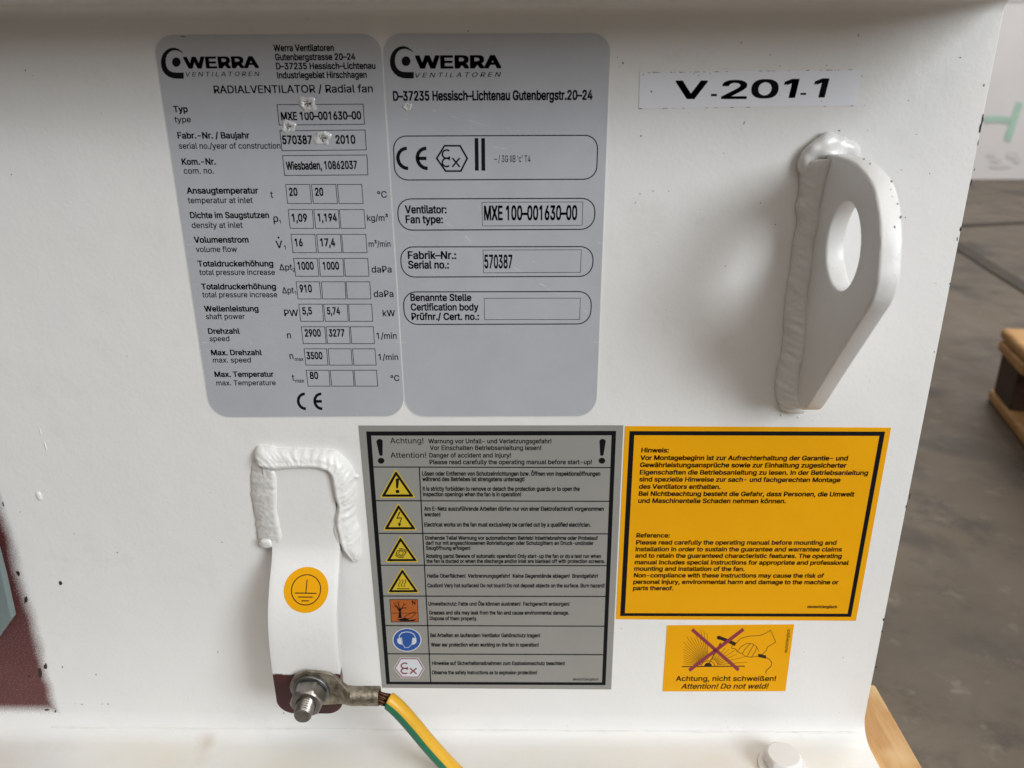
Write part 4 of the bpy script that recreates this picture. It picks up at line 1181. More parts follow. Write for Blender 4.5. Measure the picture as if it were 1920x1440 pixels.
for i, (a, x0, x1, y, b, u0, u1, w_) in enumerate(rows_):
    k = 1 - .018 * max(0, i - 2)
    pr.text(a, x0, y, x1, y - .3, 11.4 * k, B1)
    pr.text(b, u0, w_, u1, w_ - .3, 11.0 * k, 0.011, 0.05)
for s, x0, y, x1, h, b in (('t', 507.5, 371, 512.4, 12.5, 0), ('ρ', 513, 416.4, 522.5, 14, 0), ('1', 523.9, 419.4, 526.8, 7, 0), ('V', 517.7, 465, 530.4, 13.5, 0), ('1', 532.8, 467.8, 536, 7.5, 0),
                           ('Δpt', 524, 506.8, 548.4, 11.5, 0), ('2', 549, 509.7, 553.4, 7, 0), ('Δpt', 529.4, 550, 551.5, 11.5, 0), ('1', 553, 553, 555.6, 7, 0), ('PW', 533.4, 592.8, 559.8, 12, 0),
                           ('n', 538.7, 634.3, 546, 12, 0), ('n', 543.4, 673.3, 550.4, 12, 0), ('max', 552.9, 676.7, 569.3, 7, 0), ('t', 548, 714, 552.4, 12, 0), ('max', 554.2, 717.4, 570.5, 7, 0),
                           ('°C', 707.7, 370.7, 725.6, 12, 0), ('kg/m³', 688.4, 414.3, 728, 11.5, 0), ('m³/min', 691.6, 463, 732.4, 11, 0), ('daPa', 697, 511, 734.5, 12, 0), ('daPa', 701, 557, 738, 12, 0),
                           ('kW', 717.8, 593, 741, 11.5, 0), ('1/min', 706.3, 635.5, 744, 11.5, 0), ('1/min', 709.7, 675, 746.8, 11, 0), ('°C', 732.6, 714.5, 749, 10.8, 0)):
    pr.text(s, x0, y, x1, y - .2, h, b or .011)
pr.disc((522.3, 445.5), 2, 2, 10)
for s, x0, y, x1, h in (('MXE 100–001630–00', 527.5, 225.3, 677.7, 14.6), ('570387', 529.8, 270, 585.5, 15.4), ('2010', 629.5, 269.3, 666.7, 15.4), ('Wiesbaden, 10862037', 537, 318.2, 670, 14.6),
                        ('20', 542.8, 367, 558.4, 14.4), ('20', 591.2, 367, 606.8, 14.4), ('1,09', 547.8, 415.5, 576.4, 14.2), ('1,194', 596.4, 415, 632.3, 14.2), ('16', 553.4, 461.8, 568, 14), ('17,4', 601, 461.5, 629, 14),
                        ('1000', 558.6, 505.5, 588.8, 14), ('1000', 605.8, 505.4, 636.3, 14), ('910', 562.5, 548, 585.5, 13.8), ('5,5', 567.5, 589.5, 585.5, 13), ('5,74', 613.6, 589.5, 638.2, 13),
                        ('2900', 572, 631, 602, 13.3), ('3277', 617, 631, 646.3, 13.3), ('3500', 575.3, 673.3, 605.2, 12.8), ('80', 581.4, 710.5, 597.2, 12.8)):
    pr.text(s, x0, y, x1, y - (1.8 if x1 - x0 > 100 else .2), h, 0.029)
ce(pr, 556.6, 577, 587.5, 607, 736, 769, 5.2)
pr.build('lettering', M_BLACK, t)
pb = Print(KP)
for q4 in ([(519.5, 196.2), (681, 195.2), (683.4, 232.9), (523.6, 234.5)], [(524.8, 245.3), (684.5, 243.7), (686.8, 281), (528.7, 282.6)], [(529.8, 291.8), (688, 290.6), (689.8, 327.8), (533.7, 329)]):
    pb.path(q4, 1.3, True)
for yt, yb, top, bot in ((345.8, 381.5, (535.6, 580.7, 584, 629.6, 632.7, 678.2), (539.2, 584, 587.6, 632.7, 635.8, 681)),
                         (393, 428.2, (540.4, 585.5, 588.4, 634, 636.3, 682.3), (544, 588.4, 592, 636.8, 639.4, 685)),
                         (439.3, 473.8, (545.7, 590.3, 593.9, 638, 640.6, 685.9), (549.3, 593.6, 596.7, 641, 643.5, 688.3)),
                         (484.5, 518, (550.5, 594.8, 598, 642.8, 645, 689.5), (554.3, 598, 600.8, 645, 647.8, 691.9)),
                         (528.4, 560.5, (555.3, 599, 602.7, 647, 649, 693.3), (558.9, 602.3, 605, 648.7, 651.4, 695.5)),
                         (570.3, 602.4, (560.3, 604.4, 606.8, 651, 653.5, 696.9), (563.9, 606.8, 610, 653, 655.4, 699)),
                         (612.7, 644.4, (564.9, 608.7, 611.4, 654.7, 657, 700.3), (568.7, 611.6, 614, 656.7, 659.5, 702)),
                         (654, 684.6, (570, 612.4, 615.5, 658.2, 661, 703), (573.6, 615, 618, 660.6, 663.5, 705.4)),
                         (694.2, 724, (574, 616.7, 619, 661.5, 664, 706), (577.7, 619, 622.2, 664, 666.3, 708.3))):
    for i in (0, 2, 4):
        pb.path(rect4(top[i], top[i + 1], yt, bot[i], bot[i + 1], yb), 1.15, True)
pb.build('entry_box', M_BLACK, t)

M_RUST = plain('rusty_pit', (0.22, 0.16, 0.13), 0.5, mott=.5, var=900)
n = NT('torn_film'); n.set((0.66, 0.655, 0.65), 0.16, 0.1, 0.7)
n.bump(n.noise(700, 3, .6), .5, .0005)
M_TORN = n.m


def puncture(px, py, r, parent, seed, pit=True):
    c = P(px, py, LP)
    NR, NA = 12, 30
    vs, fs, mi = [], [], []
    hts = (0.0, .5, .95, 1.05, .85, .55, .30, .22, .2)
    radii = (1.0, .88, .76, .64, .53, .45, .36, .2, .05)
    for i, (rr, hh) in enumerate(zip(radii, hts)):
        for k in range(NA):
            a = 2 * math.pi * k / NA
            d = Vector((math.cos(a), math.sin(a), 0))
            w = 1 + .55 * noise.noise(d * 1.3 + Vector((seed, i * .12, 0)))
            hz = hh * (1 + .9 * noise.noise(d * 2.1 + Vector((seed, 7, i * .2))))
            vs.append((c.x + d.x * rr * r * w * 1.1, c.y - max(.00006, 0.0006 * hz), c.z + d.y * rr * r * w))
    for i in range(len(radii) - 1):
        for k in range(NA):
            a, b = i * NA + k, i * NA + (k + 1) % NA
            fs.append((a, b, b + NA, a + NA))
            mi.append(1 if (pit and ((i >= 7 and k % 9 < 6) or (i == 6 and k % 7 < 3) or (i == 5 and k % 11 < 2))) else 0)
    fs.append(tuple((len(radii) - 1) * NA + k for k in range(NA)))
    mi.append(1 if pit else 0)
    return mesh('puncture', vs, fs, [M_TORN, M_RUST], parent, True, mi)


puncture(577, 195, 0.0037, t, 1.5)
puncture(540, 237, 0.0032, t, 4.2)
puncture(605, 259, 0.0037, t, 9.7)


def scratches(seed, quads, n_, parent):
    pr = Print(LP + .00002)
    r2 = random.Random(seed)
    for a, b, w in quads:
        pr.line(a, b, w, w * .3)
    o = pr.build('scratch', M_SCR, parent)
    o['kind'] = 'stuff'
    return o


scratches(3, [((718, 457), (730, 455), 1.2), ((742, 641), (760, 642), 1.4), ((352, 459), (357, 458), 1.6), ((380, 642), (388, 643), 1.5), ((487, 773), (488, 779), 1.2),
              ((667, 772), (671, 779), 1.3), ((410, 82), (424, 84), 1.0), ((470, 640), (471, 648), .7)], 0, t)
bm = bmesh.new()
chip(343, 68.5, 6, 1, KP, 0.1)
from_bm('edge_nick', bm, M_CHIP, t)

# --- right certification plate
q = [(717, 63), (1145, 62), (1117.5, 780), (761, 781)]
t = label_root('certification_plate', 'silver certification plate with explosion mark and rounded entry fields', 'nameplate', q)
slab('film_edge', rounded(grow(q, 1.2), 38), -0.0004, LP - .00005, M_PLEDGE, t)
slab('plate_face', rounded(q, 37), 0.0001, LP, M_PLATE, t)
pr = Print(KP)
logo(pr, 761.3, 114.7, 1)
pr.text('WERRA', 779, 127.9, 940.3, 127.2, 23, 0.032)
pr.text('VENTILATOREN', 779, 145.3, 939.6, 143.8, 8.6, 0.004, 0.24, 0.18)
pr.text('D–37235 Hessisch–Lichtenau Gutenbergstr.20–24', 737.2, 188.6, 1111, 186.6, 17.3, B2)
ce(pr, 742.8, 768, 779.3, 804, 275, 319, 6.6)
pr.path([(818.8, 297), (833.5, 273.3), (862.5, 273.3), (876, 297), (864, 320.8), (835.5, 320.8)], 3.3, True)
ex_mark(pr, 828.6, 280.5, 862, 313, 3)
pr.line((893.4, 259), (894.2, 320), 7)
pr.line((905.8, 259), (906.4, 320), 7)
pr.text("– / 3G IIB 'c' T4", 927, 304, 994.7, 304, 12.6, 0.006)
for a in (('Ventilator:', 759.6, 399.8, 837.4, 14.4), ('Fan type:', 760.8, 418.3, 830.7, 14.2), ('Fabrik–Nr.:', 765, 485.4, 855.6, 14), ('Serial no.:', 765.6, 503.3, 842, 14),
          ('Benannte Stelle', 769.8, 564, 884, 12.6), ('Certification body', 770.4, 582, 897.3, 12.6), ('Prüfnr./ Cert. no.:', 771.8, 599.7, 898.4, 12.6)):
    pr.text(a[0], a[1], a[2], a[3], a[2], a[4], 0.026)
pr.text('MXE 100–001630–00', 907.8, 412.4, 1082, 411.6, 26, .026)
pr.text('570387', 908.3, 502.6, 960.8, 502.6, 24.4, 0.024)
pr.build('lettering', M_BLACK, t)
pb = Print(KP)
for q4, r_, w_ in (([(737, 255.2), (1121, 253.6), (1118.6, 336), (740.5, 337.6)], 25, 2.0), ([(744.5, 373), (1116.5, 371.8), (1114, 430), (748, 431.6)], 26, 2.0),
                   ([(750, 463), (1112.8, 462.4), (1110.6, 518.2), (753.6, 519.6)], 25, 1.9), ([(755.3, 547.4), (1109.6, 546.6), (1107, 607.4), (759.2, 608.4)], 25, 1.9)):
    pb.path(rounded(q4, r_, 7), w_, True)
for q4 in ([(903.5, 379.4), (1092.8, 378.6), (1091.6, 422.6), (904.6, 423.6)], [(905.6, 468.9), (1089.8, 468.3), (1088.6, 510.6), (906.6, 511.6)], [(907.8, 559.3), (1088, 559), (1086.8, 599), (908.6, 599.4)]):
    pb.path(q4, 0.9, True)
pb.build('entry_field_outline', M_BLACK, t)
puncture(764, 200, 0.0019, t, 12.7, False)
scratches(5, [((752, 222), (770, 226), 1), ((812, 207), (818, 209), 4), ((845, 218), (862, 222), 1.6), ((880, 226), (920, 238), 1.6), ((950, 238), (960, 250), 1.0), ((925, 275), (936, 277), 2), ((940, 277), (951, 279), 2),
              ((872, 443), (884, 453), 2.2), ((964, 502), (977, 509), 2), ((1013, 532), (1024, 538), 2.4), ((1026, 540), (1046, 553), .8), ((1094, 580), (1103, 587), 1.4), ((828, 403), (836, 413), 1.4), ((838, 418), (849, 426), 1.6),
              ((896, 383), (902, 396), 1.2), ((1122, 455), (1128, 457), 2), ((1113, 641), (1124, 642), 1.6), ((1013, 262), (1019, 272), 1), ((758, 642), (762, 642), 1.6), ((800, 684), (806, 682), 1), ((1000, 490), (1003, 492), 1.6)], 0, t)

# --- white number tape
q = [(1199.6, 136.5), (1613.4, 130.6), (1608, 198.2), (1198, 203.8)]
t = label_root('number_tape', 'white tape strip printed V-201-1 above the lifting eye', 'label', q)
slab('tape', q, -0.0004, 0.00022, M_TAPE, t)
pr = Print(0.00026)
for chh, x0, y0, x1, y1, b, sh in (('V', 1264.3, 151, 1325, 185.8, .020, 0), ('-', 1333, 176, 1344, 180.4, 0, 0), ('2', 1352, 149.8, 1399.8, 185.7, .016, 0), ('0', 1407, 148.3, 1458, 184.8, .020, 0),
                                   ('1', 1467.3, 147.8, 1495.4, 183.7, .022, 0.08), ('-', 1500.6, 174.2, 1511.3, 178, 0, 0), ('1', 1523.4, 147, 1550.8, 183, .022, 0.08)):
    pr.glyph(chh, x0, y0, x1, y1, b, sh)
pr.build('lettering', M_BLACK, t)
bm = bmesh.new()
for k in range(46):
    u = rnd.random()
    if rnd.random() < .65:
        x, y = 1200 + 412 * u, 136.5 - 5.9 * u
    else:
        x, y = 1199 + 409 * u, 203.8 - 5.6 * u
    chip(x, y, rnd.uniform(1, 5), rnd.uniform(.35, .7), 0.00027, -0.014)
chip(1221.5, 171.5, 2.2, 1.6, 0.00027)
for x, y in ((1301, 138), (1310, 141), (1332, 138), (1540, 190), (1206, 140), (1462, 178)):
    chip(x, y, 1.1, 1, 0.00027)
from_bm('dirt_speck', bm, M_CHIP, t)

# --- grey hazard label
q = [(672, 798), (1169, 797.6), (1146, 1292.8), (716.5, 1289.6)]
t = label_root('hazard_label', 'grey black framed hazard label with warning pictograms in seven rows', 'warning label', q)
slab('label_film', q, -0.0004, 0.0002, M_GREY, t)
KZ = 0.00024
pr = Print(KZ)
pr.frame([(686.5, 809), (1155.3, 808), (1135.4, 1284.8), (724.4, 1283)], [(695.8, 816.8), (1146.8, 816.2), (1128.7, 1279.5), (731, 1278.2)])
for a, b in (((700.6, 875.6), (1144.5, 876.8)), ((705, 938.8), (1142, 940)), ((710.5, 1000), (1139.6, 1001)), ((714, 1059.8), (1137.4, 1060.6)), ((718.6, 1117.6), (1135, 1118.4)), ((723, 1172.8), (1133, 1174.2)), ((726.8, 1225.8), (1131, 1227.6))):
    pr.line(a, b, 2.0)
pr.line((786, 875.5), (807.6, 1279), 2.1)
pr.build('border', M_BLACK, t)
pr = Print(KZ)
for cx, cy, dx, dy in ((711.8, 831, 714.6, 863.8), (1129.8, 831, 1128.6, 863.8)):
    pts = [(cx - 5.8, cy - 2)] + [(cx + 6.2 * math.cos(math.radians(a)), cy - 2 - 6 * math.sin(math.radians(a))) for a in range(165, 0, -15)] + [(cx + 5.8, cy - 2), (dx + 2.8, cy + 22.5), (dx, cy + 24), (dx - 3.2, cy + 22.5)]
    pr.poly(pts)
    pr.disc((dx, dy), 6.2, 5.6, 20)
for a in (('Achtung!', 731.9, 831.2, 794.3, 10), ('Attention!', 732.4, 858.3, 799.3, 10)):
    pr.text(a[0], a[1], a[2], a[3], a[2], a[4], 0.006)
for a in (('Warnung vor Unfall- und Verletzungsgefahr!', 803.3, 831.2, 1033.9), ('Vor Einschalten Betriebsanleitung lesen!', 806, 843.7, 1014.8), ('Danger of accident and injury!', 805, 857.7, 958.2),
          ('Please read carefully the operating manual before start-up!', 805.5, 870.3, 1109.6)):
    pr.text(a[0], a[1], a[2], a[3], a[2], 8.2, 0.020)
for a in (('Lösen oder Entfernen von Schutzeinrichtungen bzw. Öffnen von Inspektionsöffnungen', 791.4, 891.7, 1125.5, 7.6), ('während des Betriebes ist strengstens untersagt!', 792, 902, 983.4, 7.6),
          ('It is strictly forbidden to remove or detach the protection guards or to open the', 792.7, 920.1, 1087, 7.6), ('inspection openings when the fan is in operation!', 793, 930.3, 977.3, 7.4),
          ('Am E-Netz auszuführende Arbeiten dürfen nur von einer Elektrofachkraft vorgenommen', 795.4, 957.4, 1132, 7.4), ('werden!', 795.6, 968, 825.9, 7.2),
          ('Electrical works on the fan must exclusively be carried out by a qualified electrician.', 795.6, 987.2, 1107.5, 7.4),
          ('Drehende Teile! Warnung vor automatischem Betrieb! Inbetriebnahme oder Probelauf', 797.5, 1011.9, 1121, 6.8), ('darf nur mit angeschlossenen Rohrleitungen oder Schutzgittern an Druck-und/oder', 798.3, 1021.4, 1113, 6.8),
          ('Saugöffnung erfolgen!', 798.8, 1030.7, 882, 6.8), ('Rotating parts! Beware of automatic operation! Only start-up the fan or do a test run when', 799.4, 1045.9, 1126.9, 6.8),
          ('the fan is ducted or when the discharge and/or inlet are blanked off with protection screens.', 799.6, 1055.3, 1134.3, 6.6),
          ('Heiße Oberflächen!  Verbrannungsgefahr!  Keine Gegenstände ablegen!  Brandgefahr!'.replace('Verbrann', 'Verbrenn'), 801, 1083, 1121, 6.8),
          ('Caution! Very hot surfaces! Do not touch! Do not deposit objects on the surface. Burn hazard!', 801.5, 1101.1, 1133.5, 6.8),
          ('Umweltschutz: Fette und Öle können austreten!  Fachgerecht entsorgen!', 803.3, 1135.4, 1067.6, 6.8), ('Greases and oils may leak from the fan and cause environmental damage.', 804.7, 1152.1, 1067, 6.8),
          ('Dispose of them properly.', 805.5, 1162.7, 895, 6.6), ('Bei Arbeiten an laufendem Ventilator Gehörschutz tragen!', 806.8, 1194.5, 1013, 6.8),
          ('Wear ear protection when working on the fan in operation!', 808, 1212.1, 1010, 6.8), ('Hinweise auf Sicherheitsmaßnahmen zum Explosionsschutz beachten!', 810, 1246.7, 1059, 6.6),
          ('Observe the safety instructions as to explosion protection!', 810, 1264.1, 1007, 6.6), ('deutsch/englisch', 1074, 1275.6, 1122, 4.6)):
    pr.text(a[0], a[1], a[2], a[3], a[2] + .3, a[4], 0.030 if a[4] > 5 else .016)
pr.build('lettering', M_BLACK, t)


def inset(tri, d):
    cx = sum(a[0] for a in tri) / 3
    cy = sum(a[1] for a in tri) / 3
    return [(cx + (x - cx) * d, cy + (y - cy) * d) for x, y in tri]


def warn(tri, draw):
    a = Print(KZ)
    a.poly(rounded3(tri, 4))
    root = a.build('warning_triangle', M_YEL2, t)
    b = Print(KZ + .00003)
    b.poly(rounded3(inset(tri, .90), 3))
    b.build('triangle_border', M_BLACK, root)
    c_ = Print(KZ + .00006)
    c_.poly(inset(tri, .655))
    c_.build('triangle_field', M_YEL2, root)
    d_ = Print(KZ + .00009)
    cx, cy = tri[0][0] * .34 + (tri[1][0] + tri[2][0]) * .33, tri[0][1] * .30 + tri[1][1] * .70
    draw(d_, cx, cy)
    d_.build('symbol', M_BLACK, root)


def rounded3(tri, r):
    out = []
    for i in range(3):
        c, a, b = Vector(tri[i]), Vector(tri[i - 1]), Vector(tri[(i + 1) % 3])
        s, e = c + (a - c).normalized() * r, c + (b - c).normalized() * r
        for k in range(5):
            tt = k / 4
            out.append(tuple(s * (1 - tt) ** 2 + c * 2 * tt * (1 - tt) + e * tt * tt))
    return out


def s_excl(d, cx, cy):
    d.poly([(742, 898), (745, 896.6), (748.2, 898), (746.6, 915), (744.2, 916), (742.8, 915)])
    d.disc((745.3, 921.5), 3.7, 3.4, 16)


def s_bolt(d, cx, cy):
    d.poly([(748.2, 960), (751, 960), (746.2, 970.2), (743.2, 973)])
    d.poly([(743.2, 973), (746.2, 970.4), (754.4, 970), (753.8, 971.6)])
    d.poly([(754.4, 970), (749.9, 982.6), (748.3, 982), (752, 971.8)])
    d.poly([(746, 980.4), (752.4, 982.2), (748.4, 988)])


def s_rot(d, cx, cy):
    c0 = (751.8, 1037)
    for r0, r1, a0, a1 in ((4.2, 4.2, 0, 360), (8.2, 6.4, -20, 200), (8.2, 6.4, 160, 380), (11.6, 9, 200, 300), (11.6, 9, 20, 110)):
        d.path([(c0[0] + r0 * math.cos(math.radians(a0 + (a1 - a0) * k / 18)), c0[1] - r1 * .92 * math.sin(math.radians(a0 + (a1 - a0) * k / 18))) for k in range(19)], 1.35)
    d.line((744.5, 1041), (742, 1036), 1)
    d.line((759, 1033), (762, 1037), 1)


def s_hot(d, cx, cy):
    for x in (749.8, 755, 760.2):
        d.path([(x - 1 + 1.7 * math.sin(k / 8 * 2 * math.pi), 1086.5 + 14.5 * k / 8) for k in range(9)], 1.3)
    d.line((744, 1104), (768, 1104), 1.5)


warn([(742, 879), (779.6, 933.2), (712, 933.2)], s_excl)
warn([(746.8, 942.5), (783.2, 994.2), (717.5, 994.4)], s_bolt)
warn([(750.5, 1003.8), (785.6, 1053.8), (721.8, 1054)], s_rot)
warn([(754, 1063.6), (787.6, 1111.8), (725, 1112.2)], s_hot)
a = Print(KZ)
a.poly([(730.3, 1123.6), (783.4, 1123.6), (785.2, 1166.6), (733.2, 1166.6)])
og = a.build('environment_pictogram', M_ORANGE, t)
d = Print(KZ + .00003)
d.path([(731, 1124.2), (782.8, 1124.2), (784.4, 1166), (733.8, 1166)], 1.1, True)
d.poly([(746.5, 1159), (748.6, 1146), (747.4, 1140), (751.6, 1140), (751.8, 1147), (753.4, 1159)])
for p0, p1, w in (((749, 1146), (742, 1136), 2.4), ((742, 1136), (737.5, 1131), 1.5), ((742.6, 1137), (737, 1138.6), 1.3), ((749, 1143), (747, 1131), 2.4), ((747, 1131), (744, 1127), 1.3), ((747, 1132), (750, 1127), 1.2), ((746, 1140), (741, 1129), 1.2),
                  ((750.4, 1145), (757, 1135), 2.2), ((757, 1135), (761.6, 1132), 1.3), ((757, 1135), (757.6, 1129), 1.2), ((753, 1141), (763, 1138.6), 1.4), ((759, 1139.6), (763, 1143), 1)):
    d.line(p0, p1, w, w * .5)
d.line((733, 1149.6), (784, 1149.6), .9)
d.path([(758, 1157.5), (764, 1152.5), (771, 1150), (777, 1146.8), (779.6, 1149), (776, 1154), (771, 1159), (764, 1160)], 1.1)
d.poly([(744, 1162), (760, 1158), (768, 1162.5), (782, 1160.5), (776, 1164.6), (752, 1165)])
d.text('N', 772.6, 1133.6, 779, 1133.6, 7.5, 0.016)
d.build('symbol', M_BLACK, og)
a = Print(KZ)
a.disc((763.1, 1199.8), 27.2, 22, 40)
eb = a.build('ear_protection_pictogram', M_WPRINT, t)
a = Print(KZ + .00003)
a.disc((763.1, 1199.8), 25.4, 20.6, 40)
a.build('blue_disc', M_BLUE, eb)
a = Print(KZ + .00006)
a.path([(748.6, 1199), (748.6, 1192), (753, 1186.8), (761, 1184.8), (769, 1185.4), (776, 1189), (779.4, 1196), (780, 1200)], 1.4)
a.poly([(744.6, 1199), (747.4, 1196), (751.8, 1195.6), (754, 1208.6), (749, 1207.8), (745.4, 1204.4)])
a.poly([(774, 1196), (778, 1196), (781, 1200), (780.6, 1205), (776.6, 1208.4), (773, 1209)])
a.path([(753, 1194.6), (754.5, 1207), (759, 1214), (766, 1214.4), (772, 1208), (774, 1195.4)], 0.9)
a.build('symbol', M_WPRINT, eb)
hexo = [(738.3, 1253), (750.2, 1233), (784.2, 1233.2), (796.2, 1253.2), (785.5, 1271.6), (753, 1271.4)]
a = Print(KZ)
a.poly(hexo)
hx = a.build('explosion_pictogram', M_WPRINT, t)
a = Print(KZ + .00003)
a.path([(767.3 + (x - 767.3) * .915, 1252.3 + (y - 1252.3) * .90) for x, y in hexo], 1.8, True)
ex_mark(a, 751.5, 1243, 781, 1263.4, 2.6)
a.build('symbol', M_RED, hx)

# --- yellow notice
q = [(1172, 799), (1671, 802), (1605, 1164), (1155, 1161)]
t = label_root('notice_label', 'large yellow notice with black frame and two paragraphs of bold text', 'notice', q)
slab('label_film', q, -0.0004, 0.0002, M_YEL, t)
pr = Print(KZ)
pr.frame([(1180.4, 808.3), (1659.6, 809.3), (1595.8, 1156.6), (1162.7, 1155)], [(1189.4, 816), (1649, 817.3), (1589.3, 1150.7), (1171.7, 1149.6)])
pr.build('border', M_BLACK, t)
pr = Print(KZ)
for s, x0, y0, x1, y1, h in (('Hinweis:', 1202, 848.2, 1254, 848.4, 8.4), ('Vor Montagebeginn ist zur Aufrechterhaltung der Garantie- und', 1200.6, 862.4, 1589.6, 863.3, 8.4),
                             ('Gewährleistungsansprüche sowie zur Einhaltung zugesicherter', 1199.8, 875.8, 1586.8, 876.8, 8.4), ('Eigenschaften die Betriebsanleitung zu lesen. In der Betriebsanleitung', 1199.2, 889.4, 1627.3, 890.6, 8.2),
                             ('sind spezielle Hinweise zur sach- und fachgerechten Montage', 1198.4, 902.6, 1575.5, 904, 8.2), ('des Ventilators enthalten.', 1197.8, 916.2, 1351, 916.8, 8.2),
                             ('Bei Nichtbeachtung besteht die Gefahr, dass Personen, die Umwelt', 1197.3, 929.6, 1601.4, 930.8, 8.2), ('und Maschinenteile Schaden nehmen können.', 1196.4, 942.8, 1473.4, 943.6, 8.2),
                             ('Reference:', 1192.8, 1007.6, 1255.8, 1007.8, 7.8), ('Please read carefully the operating manual before mounting and', 1192.2, 1020.8, 1568.2, 1021.4, 7.8),
                             ('installation in order to sustain the guarantee and warrantee claims', 1191.3, 1033.4, 1578.3, 1034, 7.8), ('and to retain the guaranteed characteristic features. The operating', 1190.8, 1045.5, 1578, 1046.4, 7.7),
                             ('manual includes special instructions for appropriate and professional', 1189.7, 1058, 1591, 1059, 7.7), ('mounting and installation of the fan.', 1188.8, 1070, 1396, 1070.6, 7.7),
                             ('Non-compliance with these instructions may cause the risk of', 1188, 1082.4, 1544.6, 1083.2, 7.6), ('personal injury, environmental harm and damage to the machine or', 1187, 1094.6, 1571.9, 1095.5, 7.6),
                             ('parts thereof.', 1186.6, 1106.4, 1262.5, 1106.8, 7.6), ('deutsch/englisch', 1513.4, 1140, 1569, 1140.2, 5.0)):
    pr.text(s, x0, y0, x1, y1, h, 0.030, 0.03)
pr.build('lettering', M_BROWN, t)

# --- small yellow do-not-weld label
q = [(1250.7, 1172.7), (1489, 1171), (1472.6, 1296), (1242.3, 1296.4)]
t = label_root('welding_ban_label', 'small yellow label with crossed-out welding picture below the large notice', 'warning label', q)
slab('label_film', q, -0.0004, 0.0002, M_YEL, t)
W_ = lambda x, y: (1150 + x * .28125, 980 + y * .28125)
pr = Print(KZ)
pr.line(W_(457, 960), W_(877, 957), 1.9)
for k in range(18):
    a = math.radians(92 + k * 5.0)
    L = (250 - k * 1.5 if k < 10 else 235 - (k - 10) * 7) * (0.86 + .14 * ((k * 7) % 5) / 4)
    L = min(L, 165 / max(.05, abs(math.cos(a))))
    c0, c1 = (632 + 50 * math.cos(a), 950 - 42 * math.sin(a)), (632 + L * math.cos(a), 950 - L * math.sin(a))
    pr.line(W_(*c0), W_(*c1), 1.0, .55)
for k in range(9):
    a = math.radians(5 + k * 9)
    L = (245, 240, 190, 190, 160, 150, 110, 100, 120)[k]
    c0, c1 = (650 + 42 * math.cos(a), 950 - 38 * math.sin(a)), (650 + L * math.cos(a), 950 - L * math.sin(a))
    pr.line(W_(*c0), W_(*c1), 1.0, .5)
pr.path([W_(632 + 45 * math.cos(math.radians(a)), 957 - 36 * math.sin(math.radians(a))) for a in range(0, 181, 15)], 1.1)
pr.poly([W_(632 + 26 * math.cos(math.radians(a)), 957 - 24 * math.sin(math.radians(a))) for a in range(0, 181, 20)])
pr.line(W_(640, 935), W_(716, 800), 1.3, 1.9)
pr.path([W_(x, y) for x, y in ((703, 765), (740, 779), (782, 796), (815, 812))], 6.6)
pr.disc(W_(703, 767), 3.8, 3.7, 14)
pr.path([W_(x, y) for x, y in ((815, 808), (850, 772), (900, 757), (980, 752), (1015, 738), (1048, 717), (1066, 757), (1082, 797), (1050, 815), (1028, 828), (1018, 856), (990, 878), (965, 890), (920, 897), (880, 891), (858, 874), (826, 860), (815, 842), (788, 836), (790, 822), (815, 808))], 1.0)
for l_ in (((826, 860), (850, 828), (890, 805)), ((858, 876), (880, 840), (915, 806)), ((890, 892), (915, 850), (938, 812)), ((920, 896), (945, 862), (955, 828)), ((890, 805), (925, 806), (955, 826), (970, 858))):
    pr.path([W_(*v) for v in l_], 1.0)
pr.path([W_(965, 884), W_(992, 890), W_(1018, 896)], 6.0)
pr.path([W_(x, y) for x, y in ((1015, 898), (1042, 912), (1058, 935), (1048, 960), (1026, 980), (1016, 995), (1020, 1010))], 1.2)
pr.text('Achtung, nicht schweißen!', 1266.9, 1276.8, 1454.6, 1276.6, 9.0, 0.018, 0.0)
pr.text('Attention! Do not weld!', 1276.8, 1291.2, 1441, 1291, 9.2, 0.018, 0.2)
a0, a1 = P(1473.4, 1224, KZ), P(1478.6, 1180, KZ)
pr.text('deutsch/englisch', 1475.6, 1224, 1481.4, 1180, 5.4, 0.012, up=Vector((-1, 0, 0)) * (P(1480, 1200).x - P(1474.4, 1200).x))
pr.build('lettering', M_BROWN, t)
pr = Print(KZ + .00003)
pr.line(W_(525, 712), W_(836, 983), 6.4)
pr.line(W_(868, 710), W_(505, 986), 6.4)
pr.build('cross', M_RED, t)

# --- earth sticker on the strap
def strap_hit(px, py):
    r = ray(px, py)
    lo, hi = 0.30, 0.60
    best = None
    for k in range(3000):
        tt = 0.30 + 0.30 * k / 3000
        q_ = EYE + r * tt
        for s in ():
            pass
        best = q_
    return best


def strap_s(px, py):
    """arc length on the bar's face where the sight line meets it"""
    r = ray(px, py)
    prev = None
    bs, bd = 0, 1e9
    for k in range(600):
        s = SL * k / 599
        q_ = on_prof(s)
        tt = (-q_.x - EYE.y) / r.y
        dz = (EYE + r * tt).z - q_.y
        if abs(dz) < bd:
            bd, bs = abs(dz), s
    q_ = on_prof(bs)
    tt = (-q_.x - EYE.y) / r.y
    return (EYE + r * tt).x, bs


